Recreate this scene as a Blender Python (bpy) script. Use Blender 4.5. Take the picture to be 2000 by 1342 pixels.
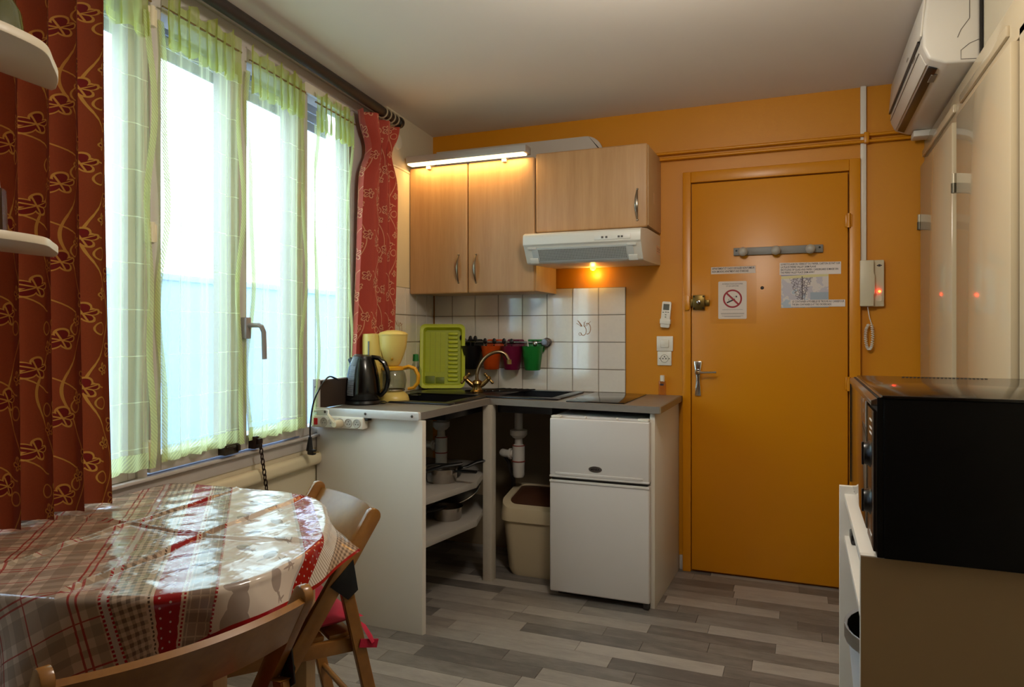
import bpy, bmesh, math, random
import numpy as np
from mathutils import Matrix, Vector
from math import sin, cos, pi, radians
random.seed(7)
for o in list(bpy.data.objects): bpy.data.objects.remove(o)
C = bpy.context.scene.collection
SC = bpy.context.scene

# ------------------------------------------------------------------ camera, world, lights, exposure
cam = bpy.data.cameras.new('camera'); co = bpy.data.objects.new('camera', cam); C.objects.link(co)
co.location = (0, 0, 1.2528); co.rotation_euler = (pi/2, 0, 0.3874)
cam.sensor_width = 36; cam.lens = 36*1385.74/2000; cam.shift_y = -23.87/2000; cam.clip_start = .02
SC.camera = co
SC.view_settings.view_transform = 'Standard'; SC.view_settings.look = 'None'
SC.view_settings.exposure = 0.6; SC.view_settings.gamma = 1; SC.view_settings.use_curve_mapping = False
w = bpy.data.worlds.new('sky'); SC.world = w; w.use_nodes = True
bg = w.node_tree.nodes['Background']; bg.inputs[0].default_value = (.58, .78, 1, 1); bg.inputs[1].default_value = 4.6

def lamp(name, kind, loc, power, col, size=.1, size_y=None, rot=(0, 0, 0), **kw):
    l = bpy.data.lights.new(name, kind); l.energy = power; l.color = col
    if kind == 'AREA':
        l.shape = 'RECTANGLE' if size_y else 'DISK'; l.size = size
        if size_y: l.size_y = size_y
    else: l.shadow_soft_size = size
    for k, v in kw.items(): setattr(l, k, v)
    o = bpy.data.objects.new(name, l); C.objects.link(o); o.location = loc; o.rotation_euler = rot
    return o
lamp('room_fill_light', 'POINT', (-.35, 1.75, 2.16), 23, (1, .91, .78), .13)  # unseen warm fill light, added to brighten the interior; no fitting
lamp('strip_light_tube', 'AREA', (-1.655, 3.405, 2.152), 1.25, (1, .60, .20), .66, .045, (radians(12), 0, 0))
lamp('hood_bulb_light', 'POINT', (-1.055, 3.757, 1.566), .34, (1, .60, .12), .012)

# ------------------------------------------------------------------ helpers
XL, YB, HC = -2.0626, 3.8059, 2.4295
WM = Matrix.Translation((XL, YB, 0)) @ Matrix.Rotation(.107, 4, 'Z')     # window wall frame: (o into room, y = -s, z)
def wp(o, s, z): return WM @ Vector((o, -s, z))
def S(h, k=1.0):
    h = h.lstrip('#'); r = []
    for i in (0, 2, 4):
        c = int(h[i:i+2], 16)/255
        r.append((c/12.92 if c <= .04045 else ((c+.055)/1.055)**2.4)*k)
    return tuple(r)+(1,)
class Ex:                                                              # socket arithmetic
    def __init__(s, nt, k): s.nt = nt; s.k = k
    def op(s, o, *a):
        n = s.nt.nodes.new('ShaderNodeMath'); n.operation = o
        for i, v in enumerate((s,)+a):
            if isinstance(v, Ex): s.nt.links.new(v.k, n.inputs[i])
            else: n.inputs[i].default_value = v
        return Ex(s.nt, n.outputs[0])
    def __add__(s, b): return s.op('ADD', b)
    def __sub__(s, b): return s.op('SUBTRACT', b)
    def __mul__(s, b): return s.op('MULTIPLY', b)
    def __truediv__(s, b): return s.op('DIVIDE', b)
    def lt(s, b): return s.op('LESS_THAN', b)
    def gt(s, b): return s.op('GREATER_THAN', b)
    def fr(s): return s.op('FRACT')
    def fl(s): return s.op('FLOOR')
    def ab(s): return s.op('ABSOLUTE')
    def sn(s): return s.op('SINE')
    def mx(s, b): return s.op('MAXIMUM', b)
    def mn(s, b): return s.op('MINIMUM', b)
    def rng(s, a, b): return s.gt(a)*s.lt(b)
def mixc(nt, f, a, b, typ='MIX'):
    n = nt.nodes.new('ShaderNodeMix'); n.data_type = 'RGBA'; n.blend_type = typ
    for i, v in ((0, f), (6, a), (7, b)):
        if isinstance(v, Ex): nt.links.new(v.k, n.inputs[i])
        elif isinstance(v, bpy.types.NodeSocket): nt.links.new(v, n.inputs[i])
        else: n.inputs[i].default_value = v
    return n.outputs[2]
def newmat(name):
    m = bpy.data.materials.new(name); m.use_nodes = True
    nt = m.node_tree; return m, nt, nt.nodes['Principled BSDF']
def noise(nt, scale, detail=3, vec=None, stretch=None, rough=.55):
    n = nt.nodes.new('ShaderNodeTexNoise'); n.inputs['Scale'].default_value = scale; n.inputs['Detail'].default_value = detail
    n.inputs['Roughness'].default_value = rough
    if vec is None:
        g = nt.nodes.new('ShaderNodeNewGeometry'); vec = g.outputs['Position']
    if stretch:
        mp = nt.nodes.new('ShaderNodeMapping'); mp.inputs['Scale'].default_value = stretch
        nt.links.new(vec, mp.inputs[0]); vec = mp.outputs[0]
    nt.links.new(vec, n.inputs['Vector']); return n.outputs['Fac']
def bump(nt, b, h, strength=.2, dist=.01):
    n = nt.nodes.new('ShaderNodeBump'); n.inputs['Strength'].default_value = strength; n.inputs['Distance'].default_value = dist
    nt.links.new(h.k if isinstance(h, Ex) else h, n.inputs['Height']); nt.links.new(n.outputs[0], b.inputs['Normal'])
CACHE = {}
def mat(name, col, rough=.5, metal=0, var=.06, vs=6, bmp=0, bs=60, coat=0, stretch=None, emit=None, es=1, spec=.5):
    if name in CACHE: return CACHE[name]
    m, nt, b = newmat(name); c = S(col) if isinstance(col, str) else col
    b.inputs['Roughness'].default_value = rough; b.inputs['Metallic'].default_value = metal
    b.inputs['Coat Weight'].default_value = coat; b.inputs['Specular IOR Level'].default_value = spec
    if var:
        lo = tuple(x*(1-var) for x in c[:3])+(1,); hi = tuple(min(1, x*(1+var)) for x in c[:3])+(1,)
        nt.links.new(mixc(nt, Ex(nt, noise(nt, vs, 4, stretch=stretch)), lo, hi), b.inputs['Base Color'])
    else: b.inputs['Base Color'].default_value = c
    if bmp: bump(nt, b, noise(nt, bs, 2), bmp, .002)
    if emit: b.inputs['Emission Color'].default_value = S(emit); b.inputs['Emission Strength'].default_value = es
    CACHE[name] = m; return m

class G:
    def __init__(s, M=None): s.bm = bmesh.new(); s.M = M or Matrix.Identity(4); s.uv = None
    def _bev(s, vs, bev, seg):
        es = {e for v in vs for e in v.link_edges}
        bmesh.ops.bevel(s.bm, geom=list(es), offset=bev, segments=seg, affect='EDGES', profile=.5, clamp_overlap=True)
    def box(s, x0, x1, y0, y1, z0, z1, bev=0, seg=2, M=None):
        r = bmesh.ops.create_cube(s.bm, size=1)['verts']
        for v in r:
            v.co = Vector(((x0+x1)/2+v.co.x*(x1-x0), (y0+y1)/2+v.co.y*(y1-y0), (z0+z1)/2+v.co.z*(z1-z0)))
            if M: v.co = M @ v.co
        if bev: s._bev(r, bev, seg)
        return s
    def bar(s, p, q, wx, wy, up=(0, 0, 1), bev=0, ext=0):
        p = Vector(p); q = Vector(q); d = (q-p); L = d.length; d.normalize(); x = Vector(up).cross(d)
        if x.length < 1e-4: x = Vector((1, 0, 0)).cross(d)
        x.normalize(); y = d.cross(x)
        M = Matrix(((x.x, y.x, d.x, p.x), (x.y, y.y, d.y, p.y), (x.z, y.z, d.z, p.z), (0, 0, 0, 1)))
        return s.box(-wx/2, wx/2, -wy/2, wy/2, -ext, L+ext, bev, 2, M)
    def prism(s, pts, axis, a, b, bev=0, seg=2):
        def P(u, v, t): return {'z': (u, v, t), 'y': (u, t, v), 'x': (t, u, v)}[axis]
        A = [s.bm.verts.new(P(u, v, a)) for u, v in pts]; B = [s.bm.verts.new(P(u, v, b)) for u, v in pts]
        n = len(pts); fs = [s.bm.faces.new(A), s.bm.faces.new(B[::-1])]
        for i in range(n): fs.append(s.bm.faces.new((A[i], B[i], B[(i+1) % n], A[(i+1) % n])))
        bmesh.ops.recalc_face_normals(s.bm, faces=fs)
        if bev: s._bev(A+B, bev, seg)
        return s
    def rprism(s, x0, x1, y0, y1, r, axis, a, b, n=6, bev=0):           # rounded rectangle
        pts = []
        for cx, cy, t0 in ((x1-r, y1-r, 0), (x0+r, y1-r, pi/2), (x0+r, y0+r, pi), (x1-r, y0+r, 1.5*pi)):
            for i in range(n+1): t = t0+pi/2*i/n; pts.append((cx+r*cos(t), cy+r*sin(t)))
        return s.prism(pts, axis, a, b, bev)
    def tube(s, pts, r, n=8, closed=False, sx=1, sy=1):
        pts = [Vector(p) for p in pts]; m = len(pts); rings = []; nrm = None
        for i, p in enumerate(pts):
            a = pts[(i-1) % m] if (closed or i > 0) else p; c = pts[(i+1) % m] if (closed or i < m-1) else p
            d = (c-a).normalized()
            if nrm is None:
                nrm = Vector((0, 0, 1)).cross(d)
                if nrm.length < 1e-3: nrm = Vector((1, 0, 0)).cross(d).cross(d)
            nrm = (nrm-d*nrm.dot(d)).normalized(); bn = d.cross(nrm)
            rr = r[i] if isinstance(r, (list, tuple)) else r
            rings.append([s.bm.verts.new(p+nrm*cos(2*pi*k/n)*rr*sx+bn*sin(2*pi*k/n)*rr*sy) for k in range(n)])
        for i in range(m if closed else m-1):
            A, B = rings[i], rings[(i+1) % m]
            for k in range(n): s.bm.faces.new((A[k], A[(k+1) % n], B[(k+1) % n], B[k]))
        if not closed: s.bm.faces.new(rings[0][::-1]); s.bm.faces.new(rings[-1])
        return s
    def lathe(s, prof, c=(0, 0, 0), n=24, M=None, sx=1, sy=1, close=False):
        rings = []
        for r, z in prof:
            if r < 1e-6: rings.append([s.bm.verts.new((0, 0, z))])
            else: rings.append([s.bm.verts.new((r*cos(2*pi*k/n)*sx, r*sin(2*pi*k/n)*sy, z)) for k in range(n)])
        allv = [v for q in rings for v in q]; fs = []
        for A, B in zip(rings[:-1], rings[1:]):
            for k in range(n):
                a, b, c2, d = A[k % len(A)], A[(k+1) % n % len(A)], B[(k+1) % n % len(B)], B[k % len(B)]
                f = []
                for v in (a, b, c2, d):
                    if v not in f: f.append(v)
                if len(f) > 2: fs.append(s.bm.faces.new(f))
        bmesh.ops.recalc_face_normals(s.bm, faces=fs)
        T = Matrix.Translation(c) @ (M or Matrix.Identity(4))
        for v in allv: v.co = T @ v.co
        return s
    def ball(s, c, r, n=16, sc=(1, 1, 1)):
        M = Matrix.Translation(c) @ Matrix.Diagonal((*sc, 1))
        bmesh.ops.create_uvsphere(s.bm, u_segments=n, v_segments=max(6, n//2), radius=r, matrix=M); return s
    def ring(s, c, R, r, axis='z', n=24, k=8):
        pts = []
        for i in range(n):
            a = 2*pi*i/n; u, v = R*cos(a), R*sin(a)
            pts.append({'z': (u, v, 0), 'y': (u, 0, v), 'x': (0, u, v)}[axis])
        return s.tube([Vector(c)+Vector(p) for p in pts], r, k, True)
    def grid(s, f, nu, nv, uvf=None, closeu=False, flip=False):
        V = [[s.bm.verts.new(f(i/(nu), j/(nv))) for j in range(nv+1)] for i in range(nu if closeu else nu+1)]
        if uvf and s.uv is None: s.uv = s.bm.loops.layers.uv.new('UVMap')
        m = len(V)
        for i in range(nu):
            for j in range(nv):
                q = [(i, j), (i+1, j), (i+1, j+1), (i, j+1)]
                if flip: q = q[::-1]
                fc = s.bm.faces.new([V[a % m][b] for a, b in q])
                if uvf:
                    for l, (a, b) in zip(fc.loops, q): l[s.uv].uv = uvf(a/nu, b/nv)
        return s
    def solid(s, th):
        bmesh.ops.recalc_face_normals(s.bm, faces=s.bm.faces[:]); bmesh.ops.solidify(s.bm, geom=s.bm.faces[:], thickness=th); return s
    def done(s, name, m, parent=None, smooth=True, label=None, ang=38, kind=None):
        M = s.M
        if parent is not None: M = PM[parent.name].inverted() @ M
        s.bm.transform(M)
        o = bpy.data.objects.new(name, None); bpy.data.objects.remove(o)
        me = bpy.data.meshes.new(name)
        off = Vector((0, 0, 0))
        if parent is None:
            xs = [v.co for v in s.bm.verts]
            off = Vector(((min(v.x for v in xs)+max(v.x for v in xs))/2, (min(v.y for v in xs)+max(v.y for v in xs))/2, min(v.z for v in xs)))
            s.bm.transform(Matrix.Translation(-off))
        s.bm.to_mesh(me); s.bm.free()
        if smooth: me.shade_smooth(); me.set_sharp_from_angle(angle=radians(ang))
        me.materials.append(m)
        o = bpy.data.objects.new(name, me); C.objects.link(o); o.location = off
        PM[o.name] = Matrix.Translation(off)
        if parent is not None: o.parent = parent; PM[o.name] = PM[parent.name].copy()
        if label: o['label'] = label
        if kind: o['kind'] = kind
        return o
PM = {}
def thing(name, label=None, cat=None, loc=(0, 0, 0), rz=0, group=None, kind=None):
    o = bpy.data.objects.new(name, None); C.objects.link(o); o.location = loc; o.rotation_euler = (0, 0, rz); o.empty_display_size = .05
    PM[o.name] = Matrix.Translation(loc) @ Matrix.Rotation(rz, 4, 'Z')
    return tag(o, label, cat, group, kind)
def tag(o, label=None, cat=None, group=None, kind=None):
    if label: o['label'] = label
    if cat: o['category'] = cat
    if group: o['group'] = group
    if kind: o['kind'] = kind
    return o
def text(body, size, M, name, m, parent, align='LEFT', width=None, offset=0, extrude=.0002):
    cu = bpy.data.curves.new(name, 'FONT'); cu.body = body; cu.size = size; cu.align_x = align; cu.align_y = 'TOP'; cu.extrude = extrude
    cu.offset = offset; cu.resolution_u = 2; cu.space_line = .95
    t = bpy.data.objects.new(name, cu); C.objects.link(t); bpy.context.view_layer.update()
    me = bpy.data.meshes.new_from_object(t.evaluated_get(bpy.context.evaluated_depsgraph_get()))
    bpy.data.objects.remove(t)
    if width and len(me.vertices):
        xs = [v.co.x for v in me.vertices]; k = width/(max(xs)-min(xs))
        me.transform(Matrix.Diagonal((k, 1, 1, 1)))
    me.transform(PM[parent.name].inverted() @ M); me.materials.clear(); me.materials.append(m)
    o = bpy.data.objects.new(name, me); C.objects.link(o); o.parent = parent; PM[o.name] = PM[parent.name].copy(); return o
def onback(x, y, z): return Matrix.Translation((x, y, z)) @ Matrix.Rotation(pi/2, 4, 'X')     # lettering that faces -y

def cr(P, n=24):
    out = []
    for i in range(len(P)-1):
        p0, p1, p2, p3 = (Vector(P[max(0, min(len(P)-1, i+k))]) for k in (-1, 0, 1, 2))
        for j in range(n):
            q = j/n; out.append(.5*((2*p1)+(p2-p0)*q+(2*p0-5*p1+4*p2-p3)*q*q+(3*p1-p0-3*p2+p3)*q**3))
    out.append(Vector(P[-1])); return out
# ------------------------------------------------------------------ materials
ORANGE = mat('orange_paint', '#cf8600', .42, var=.07, vs=3, bmp=.12, bs=120)
ORANGE_G = mat('orange_gloss_paint', '#cf8500', .33, var=.05, vs=2.5, bmp=.06, bs=40)
WALL = mat('cream_wall_paint', '#cfc3a8', .6, var=.05, vs=4, bmp=.1, bs=90)
CEIL = mat('ceiling_paint', '#e0d8ce', .8, var=.03, vs=3)
WHITE = mat('white_laminate', '#d9d3c9', .38, var=.03)
WHITEP = mat('white_plastic', '#e2dccf', .35, var=.02)
FRAME = mat('window_frame_paint', '#b9b1ab', .4, var=.08, vs=9)
CREAM = mat('cream_gloss_paint', '#d8cbab', .38, var=.05, vs=7)
BLACK = mat('black_plastic', '#0b0b0c', .3, var=.1)
BLACKG = mat('black_gloss', '#060607', .09, var=0)
CHROME = mat('chrome', '#d8d8d6', .14, 1, var=.04)
STEEL = mat('brushed_steel', '#a9a7a3', .32, 1, var=.08, vs=30, stretch=(1, 1, 14))
BRASS = mat('aged_brass', '#a08452', .28, 1, var=.15, vs=40)
DARK = mat('dark_wood_rod', '#21160f', .6, 0, var=.2, vs=30)
PAPER = mat('paper', '#e0d3cb', .6, var=.02)
INK = mat('ink', '#3a3136', .7, var=0)
def wood(name, c1, c2, stretch, rough=.4, scale=1.0):
    m, nt, b = newmat(name); b.inputs['Roughness'].default_value = rough
    f = Ex(nt, noise(nt, 10*scale, 5, stretch=stretch)); f2 = Ex(nt, noise(nt, 45*scale, 3, stretch=stretch))
    x = (f*.7+f2*.3-.5)*2.2+.5
    nt.links.new(mixc(nt, x.mx(0).mn(1), S(c1), S(c2)), b.inputs['Base Color']); bump(nt, b, f2.k, .05, .002); return m
BEECH = wood('beech_cabinet_wood', '#ab7f52', '#c59b6c', (2.2, 2.2, .16), .42)
CHAIRW = wood('varnished_chair_wood', '#7d4f23', '#996a32', (1, 1, 1), .22)
LEGW = wood('pale_table_wood', '#b89466', '#cbaa7c', (3, 3, .3), .45)

def plank_mat():
    m, nt, b = newmat('floor_plank_vinyl'); b.inputs['Roughness'].default_value = .42
    oi = nt.nodes.new('ShaderNodeObjectInfo'); rnd = Ex(nt, oi.outputs['Random'])
    tc = nt.nodes.new('ShaderNodeNewGeometry'); ad = nt.nodes.new('ShaderNodeVectorMath'); ad.operation = 'ADD'
    cb = nt.nodes.new('ShaderNodeCombineXYZ'); nt.links.new((rnd*37).k, cb.inputs[0]); nt.links.new((rnd*91).k, cb.inputs[2])
    nt.links.new(tc.outputs['Position'], ad.inputs[0]); nt.links.new(cb.outputs[0], ad.inputs[1])
    f = Ex(nt, noise(nt, 7, 5, vec=ad.outputs[0], stretch=(1, 3.2, 1), rough=.65)); g = Ex(nt, noise(nt, 30, 4, vec=ad.outputs[0], stretch=(1, 9, 1)))
    k = (f-.5)*1.0+(g-.5)*.4+rnd*1.05-.02
    col = mixc(nt, k.mx(0).mn(1), S('#625c58'), S('#a59d95')); nt.links.new(col, b.inputs['Base Color'])
    bump(nt, b, g.k, .08, .002); return m
PLANK = plank_mat()

def curtain_mat(name, base, base2, leafc, linec):
    m, nt, b = newmat(name); b.inputs['Roughness'].default_value = .75; b.inputs['Sheen Weight'].default_value = .3
    uv = nt.nodes.new('ShaderNodeUVMap'); sp = nt.nodes.new('ShaderNodeSeparateXYZ'); nt.links.new(uv.outputs[0], sp.inputs[0])
    U, V = Ex(nt, sp.outputs[0]), Ex(nt, sp.outputs[1])
    wob = Ex(nt, noise(nt, 9, 2)); wob2 = (wob-.5)
    line = None; leaf = None
    for (pu, pv, ou, ov, R, a0) in ((.15, .20, 0, 0, .031, .4), (.15, .20, .075, .095, .026, -.7), (.15, .20, .04, .15, .018, 1.3)):
        iu = ((U+ou)/pu).fl(); x = ((U+ou)/pu).fr()-.5; y = ((V+ov+iu*.07)/pv).fr()-.5
        x = x*pu; y = y*pv
        ca, sa = cos(a0), sin(a0)
        X = x*ca+y*sa; Y = y*ca-x*sa
        r = (X*X+Y*Y).op('SQRT'); th = Y.op('ARCTAN2', X)
        shp = ((th*2.5).op('COSINE')).ab()*.5+.5
        shp = shp*((th*.5).op('COSINE')*.35+.65)*R
        d = r-shp
        lf = d.lt(0); ln = d.ab().lt(.0026).mx((Y.ab().lt(.0016))*lf).mx(((X.ab()-Y.ab()*.8).ab().lt(.0016))*lf)
        line = ln if line is None else line.mx(ln); leaf = lf if leaf is None else leaf.mx(lf)
    v1 = (((U+((V*(2*pi/.4)).sn()*.034))/.15).fr()-.28).ab().lt(.014)
    v2 = (((V+((U*(2*pi/.15)).sn()*.022))/.2).fr()-.62).ab().lt(.010)*((U/.15).fr().rng(.25, .8))
    cur = ((((U+.03)/.15).fr()-.5)*.15); cv = ((((V+.04)/.2).fr()-.5)*.2); rr = (cur*cur+cv*cv).op('SQRT')
    curl = (rr-.016).ab().lt(.0019)
    line = line.mx((v1.mx(v2).mx(curl))*leaf.lt(.5))
    weave = Ex(nt, noise(nt, 220, 2))
    col = mixc(nt, weave, S(base), S(base2)); col = mixc(nt, leaf, col, S(leafc)); col = mixc(nt, line, col, S(linec))
    nt.links.new(col, b.inputs['Base Color'])
    tr = nt.nodes.new('ShaderNodeBsdfTranslucent'); nt.links.new(col, tr.inputs[0])
    ms = nt.nodes.new('ShaderNodeMixShader'); ms.inputs[0].default_value = .16
    out = nt.nodes['Material Output']; nt.links.new(b.outputs[0], ms.inputs[1]); nt.links.new(tr.outputs[0], ms.inputs[2]); nt.links.new(ms.outputs[0], out.inputs[0])
    return m
CURT = curtain_mat('rust_leaf_curtain', '#8c3716', '#9c441d', '#78110c', '#d0943e')
CURT2 = curtain_mat('red_leaf_curtain', '#ad3a28', '#bb4632', '#9c241c', '#d99c74')

def sheer_mat(name, tint, transp, line=True):
    m, nt, b = newmat(name); out = nt.nodes['Material Output']
    uv = nt.nodes.new('ShaderNodeUVMap'); sp = nt.nodes.new('ShaderNodeSeparateXYZ'); nt.links.new(uv.outputs[0], sp.inputs[0])
    U, V = Ex(nt, sp.outputs[0]), Ex(nt, sp.outputs[1])
    t = nt.nodes.new('ShaderNodeBsdfTransparent'); t.inputs[0].default_value = S('#fbfff0')
    tr = nt.nodes.new('ShaderNodeBsdfTranslucent'); tr.inputs[0].default_value = S(tint)
    df = nt.nodes.new('ShaderNodeBsdfDiffuse'); df.inputs[0].default_value = S(tint)
    m1 = nt.nodes.new('ShaderNodeMixShader'); m1.inputs[0].default_value = .35; nt.links.new(tr.outputs[0], m1.inputs[1]); nt.links.new(df.outputs[0], m1.inputs[2])
    m2 = nt.nodes.new('ShaderNodeMixShader')
    fac = Ex(nt, t.outputs[0])
    ln = ((V/.155).fr()-.5).ab().lt(.010).mx(((U/.17).fr()-.5).ab().lt(.008)) if line is True else ((U/.012+V/.012).fr()).lt(.45)*(1.0 if line is False else 0.0)
    lw = nt.nodes.new('ShaderNodeLayerWeight'); lw.inputs[0].default_value = .5
    cosv = (Ex(nt, lw.outputs['Facing'])*-1+1).mx(.12)
    cov = Ex(nt, nt.nodes.new('ShaderNodeValue').outputs[0]); cov.k.default_value = transp
    f = (ln*.35+(cov.op('LOGARITHM', 2.71828)/cosv).op('EXPONENT')*-1+1).mn(.93)
    nt.links.new(f.k, m2.inputs[0]); nt.links.new(t.outputs[0], m2.inputs[1]); nt.links.new(m1.outputs[0], m2.inputs[2])
    nt.links.new(m2.outputs[0], out.inputs[0]); return m
SHEER = sheer_mat('sheer_voile', '#e0e8b4', .72)
LACE = sheer_mat('sheer_lace', '#d2da98', .45, False)
HEAD = sheer_mat('sheer_gathered_heading', '#cbd67e', .46, None)
def glass_mat(name, tint=(1, 1, 1, 1), refl=.06):
    m, nt, b = newmat(name); out = nt.nodes['Material Output']
    t = nt.nodes.new('ShaderNodeBsdfTransparent'); t.inputs[0].default_value = tint
    g = nt.nodes.new('ShaderNodeBsdfGlossy'); g.inputs['Roughness'].default_value = .02
    lw = nt.nodes.new('ShaderNodeLayerWeight'); lw.inputs[0].default_value = .5; fc = Ex(nt, lw.outputs['Facing'])
    k = fc.op('POWER', 4.5)*(.6*refl/.06 if refl <= .06 else .1)+(.04 if refl <= .06 else .015)
    ms = nt.nodes.new('ShaderNodeMixShader'); nt.links.new(k.k, ms.inputs[0]); nt.links.new(t.outputs[0], ms.inputs[1]); nt.links.new(g.outputs[0], ms.inputs[2])
    nt.links.new(ms.outputs[0], out.inputs[0]); return m
PANE = glass_mat('window_glass'); GLASS = glass_mat('clear_glass', (.86, .88, .86, 1)); PLASTIC = glass_mat('clear_plastic_sleeve', (.985, .98, .97, 1), .12)
TILE = mat('ceramic_tile', '#e4ddd3', .1, var=.05, vs=60, spec=1.0, coat=.6)
GROUT = mat('tile_grout', '#7a6a58', .8)

# ------------------------------------------------------------------ room shell
XR = .532
SHELL = [(1.0, -2.2), (1.0, YB+.25)]+[tuple(wp(-.26, s_, 0))[:2] for s_ in (-.25, 6.3)]
g = G().prism(SHELL, 'z', -.12, -.004); fl = g.done('floor', mat('vinyl_base', '#5d564f', .5), None, False); tag(fl, kind='structure')
pm = None; n = 0; row = 0; y = 1.05
while y < YB-.02:
    x = -2.02-random.random()*.5
    while x < XR:
        L = random.choice((.42, .5, .5, .56)); a, b2 = max(x, -2.02), min(x+L, XR); x += L
        if b2-a < .03 or (y < 1.5 and a < -1.3): continue
        yy = min(y+.09, YB-.006)
        if pm is None:
            o = G().box(-.5, .5, -.5, .5, -.006, 0, .0011, 1).done('plank', PLANK, fl, False); pm = o.data
            pm.transform(Matrix.Translation(-Vector((0, 0, 0)))); 
            for v in pm.vertices: v.co = v.co + fl.location
            pm.update()
        else: o = bpy.data.objects.new('plank', pm); C.objects.link(o); o.parent = fl
        o.scale = (b2-a-.0012, yy-y-.0012, 1); o.location = Vector(((a+b2)/2, (y+yy)/2, 0))-fl.location; n += 1
    y += .09; row += 1
tag(G().prism(SHELL, 'z', HC, HC+.1).done('ceiling', CEIL, None, False), kind='structure')
wb = tag(G().box(-2.25, 1.0, YB, YB+.15, -.01, HC+.02).done('wall_back', ORANGE, None, False), kind='structure')
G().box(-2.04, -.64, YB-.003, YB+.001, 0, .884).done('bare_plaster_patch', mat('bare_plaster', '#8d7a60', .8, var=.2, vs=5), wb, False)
tag(G().box(-1.75, 1.0, -2.2, -2.05, -.01, HC+.02).done('wall_behind', mat('dark_orange_paint', '#8a5520', .6), None, False), kind='structure')
OW = -.055                                                             # plane of the wall around the window
g = G(WM); T = .22
g.box(OW-T, OW, -3.3, -.62, -.01, .742); g.box(OW-T, OW, -3.3, -.62, 2.405, HC+.02)
g.box(OW-T, OW, -6.6, -3.3, -.01, HC+.02); g.box(OW-T, -.008, -.62, .1, -.01, HC+.02)
wl = tag(g.done('wall_left', WALL, None, False), kind='structure')
g = G().box(XR+.032, XR+.2, -2.2, YB+.1, -.01, HC+.02); wr = tag(g.done('wall_right', WALL, None, False), kind='structure')
g = G(); g.box(-.596, -.575, YB-.014, YB, 0, .075, .003); g.box(.27, XR, YB-.014, YB, 0, .075, .003)
tag(g.done('baseboard_back', mat('grey_white_skirting', '#b9b3ad', .5)), kind='structure')
g = G(WM).box(OW, -.018, -3.2, -1.235, .672, .728, .018, 4); tag(g.done('trim_1', CREAM), kind='structure')

# tiles on both walls (parts of the walls)
tmesh = None
def tile(parent, M, wd, ht):
    global tmesh
    if tmesh is None:
        gg = G().box(-.5, .5, -.5, .5, 0, .0075, .0)
        bm = gg.bm; 
        me = bpy.data.meshes.new('tile'); 
        for v in bm.verts:
            v.co.x *= .15; v.co.y *= .15
        bmesh.ops.bevel(bm, geom=[e for e in bm.edges if all(v.co.z > .005 for v in e.verts)], offset=.0022, segments=2, affect='EDGES')
        bm.to_mesh(me); bm.free(); me.materials.append(TILE); me.shade_smooth(); me.set_sharp_from_angle(angle=radians(50)); tmesh = me
    o = bpy.data.objects.new('tile', tmesh); C.objects.link(o); o.parent = parent
    o.matrix_local = PM[parent.name].inverted() @ M @ Matrix.Diagonal(((wd-.0035)/.15, (ht-.0035)/.15, 1, 1)); PM[o.name] = M @ Matrix.Diagonal(((wd-.0035)/.15, (ht-.0035)/.15, 1, 1))
    return o
TZ = [1.4926, 1.3426, 1.1926, 1.0426, .917]
TX = [-2.056]+[-1.934+.15*k for k in range(8)]
RB = Matrix.Rotation(pi/2, 4, 'X')
motif_tiles = []
for r in range(4):
    for c in range(8):
        M = Matrix.Translation(((TX[c]+TX[c+1])/2, YB-.004, (TZ[r]+TZ[r+1])/2)) @ RB
        t = tile(wb, M, TX[c+1]-TX[c], TZ[r]-TZ[r+1])
        if r == 1 and c == 6: motif_tiles.append((t, M))
SX = [.012, .12, .27, .42, .57, .64]
for r in range(4):
    for c in range(5):
        M = WM @ Matrix.Translation((-.006+.0, -(SX[c]+SX[c+1])/2, (TZ[r]+TZ[r+1])/2)) @ Matrix.Rotation(pi/2, 4, 'Z') @ RB
        t = tile(wl, M, SX[c+1]-SX[c], TZ[r]-TZ[r+1])
        if r == 1 and c == 3: motif_tiles.append((t, M))
g = G().box(TX[0], TX[-1], YB-.0045, YB, .90, 1.494); g.done('grout', GROUT, wb, False)
MOT = mat('tile_print_brown', '#9c6b3c', .25, var=.3, vs=50)
for t, M in motif_tiles:                                               # fruit basket print
    g = G(M); z = .0078
    def st(pts, r=.0016): g.tube([(x, y, z) for x, y in pts], r, 5, sy=.15, sx=1)
    st([(-.012+.017*cos(a), -.012+.026*sin(a)) for a in np.linspace(-2.6, 1.2, 14)], .0022)
    st([(.012+.018*cos(a), .0+.03*sin(a)) for a in np.linspace(-1.9, 2.0, 14)], .0022)
    for k in range(9):
        a = random.uniform(.3, 2.8); q = random.uniform(.022, .05)
        st([(-.01+.4*q*cos(a), .012), (-.01+.8*q*cos(a), .012+.6*q*sin(a)), (-.01+1.1*q*cos(a), .01+q*sin(a))], .0014)
    st([(-.03+.008*cos(a), -.03+.008*sin(a)) for a in np.linspace(0, 6, 10)], .0016)
    g.done('printed_motif', MOT, t)

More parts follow.
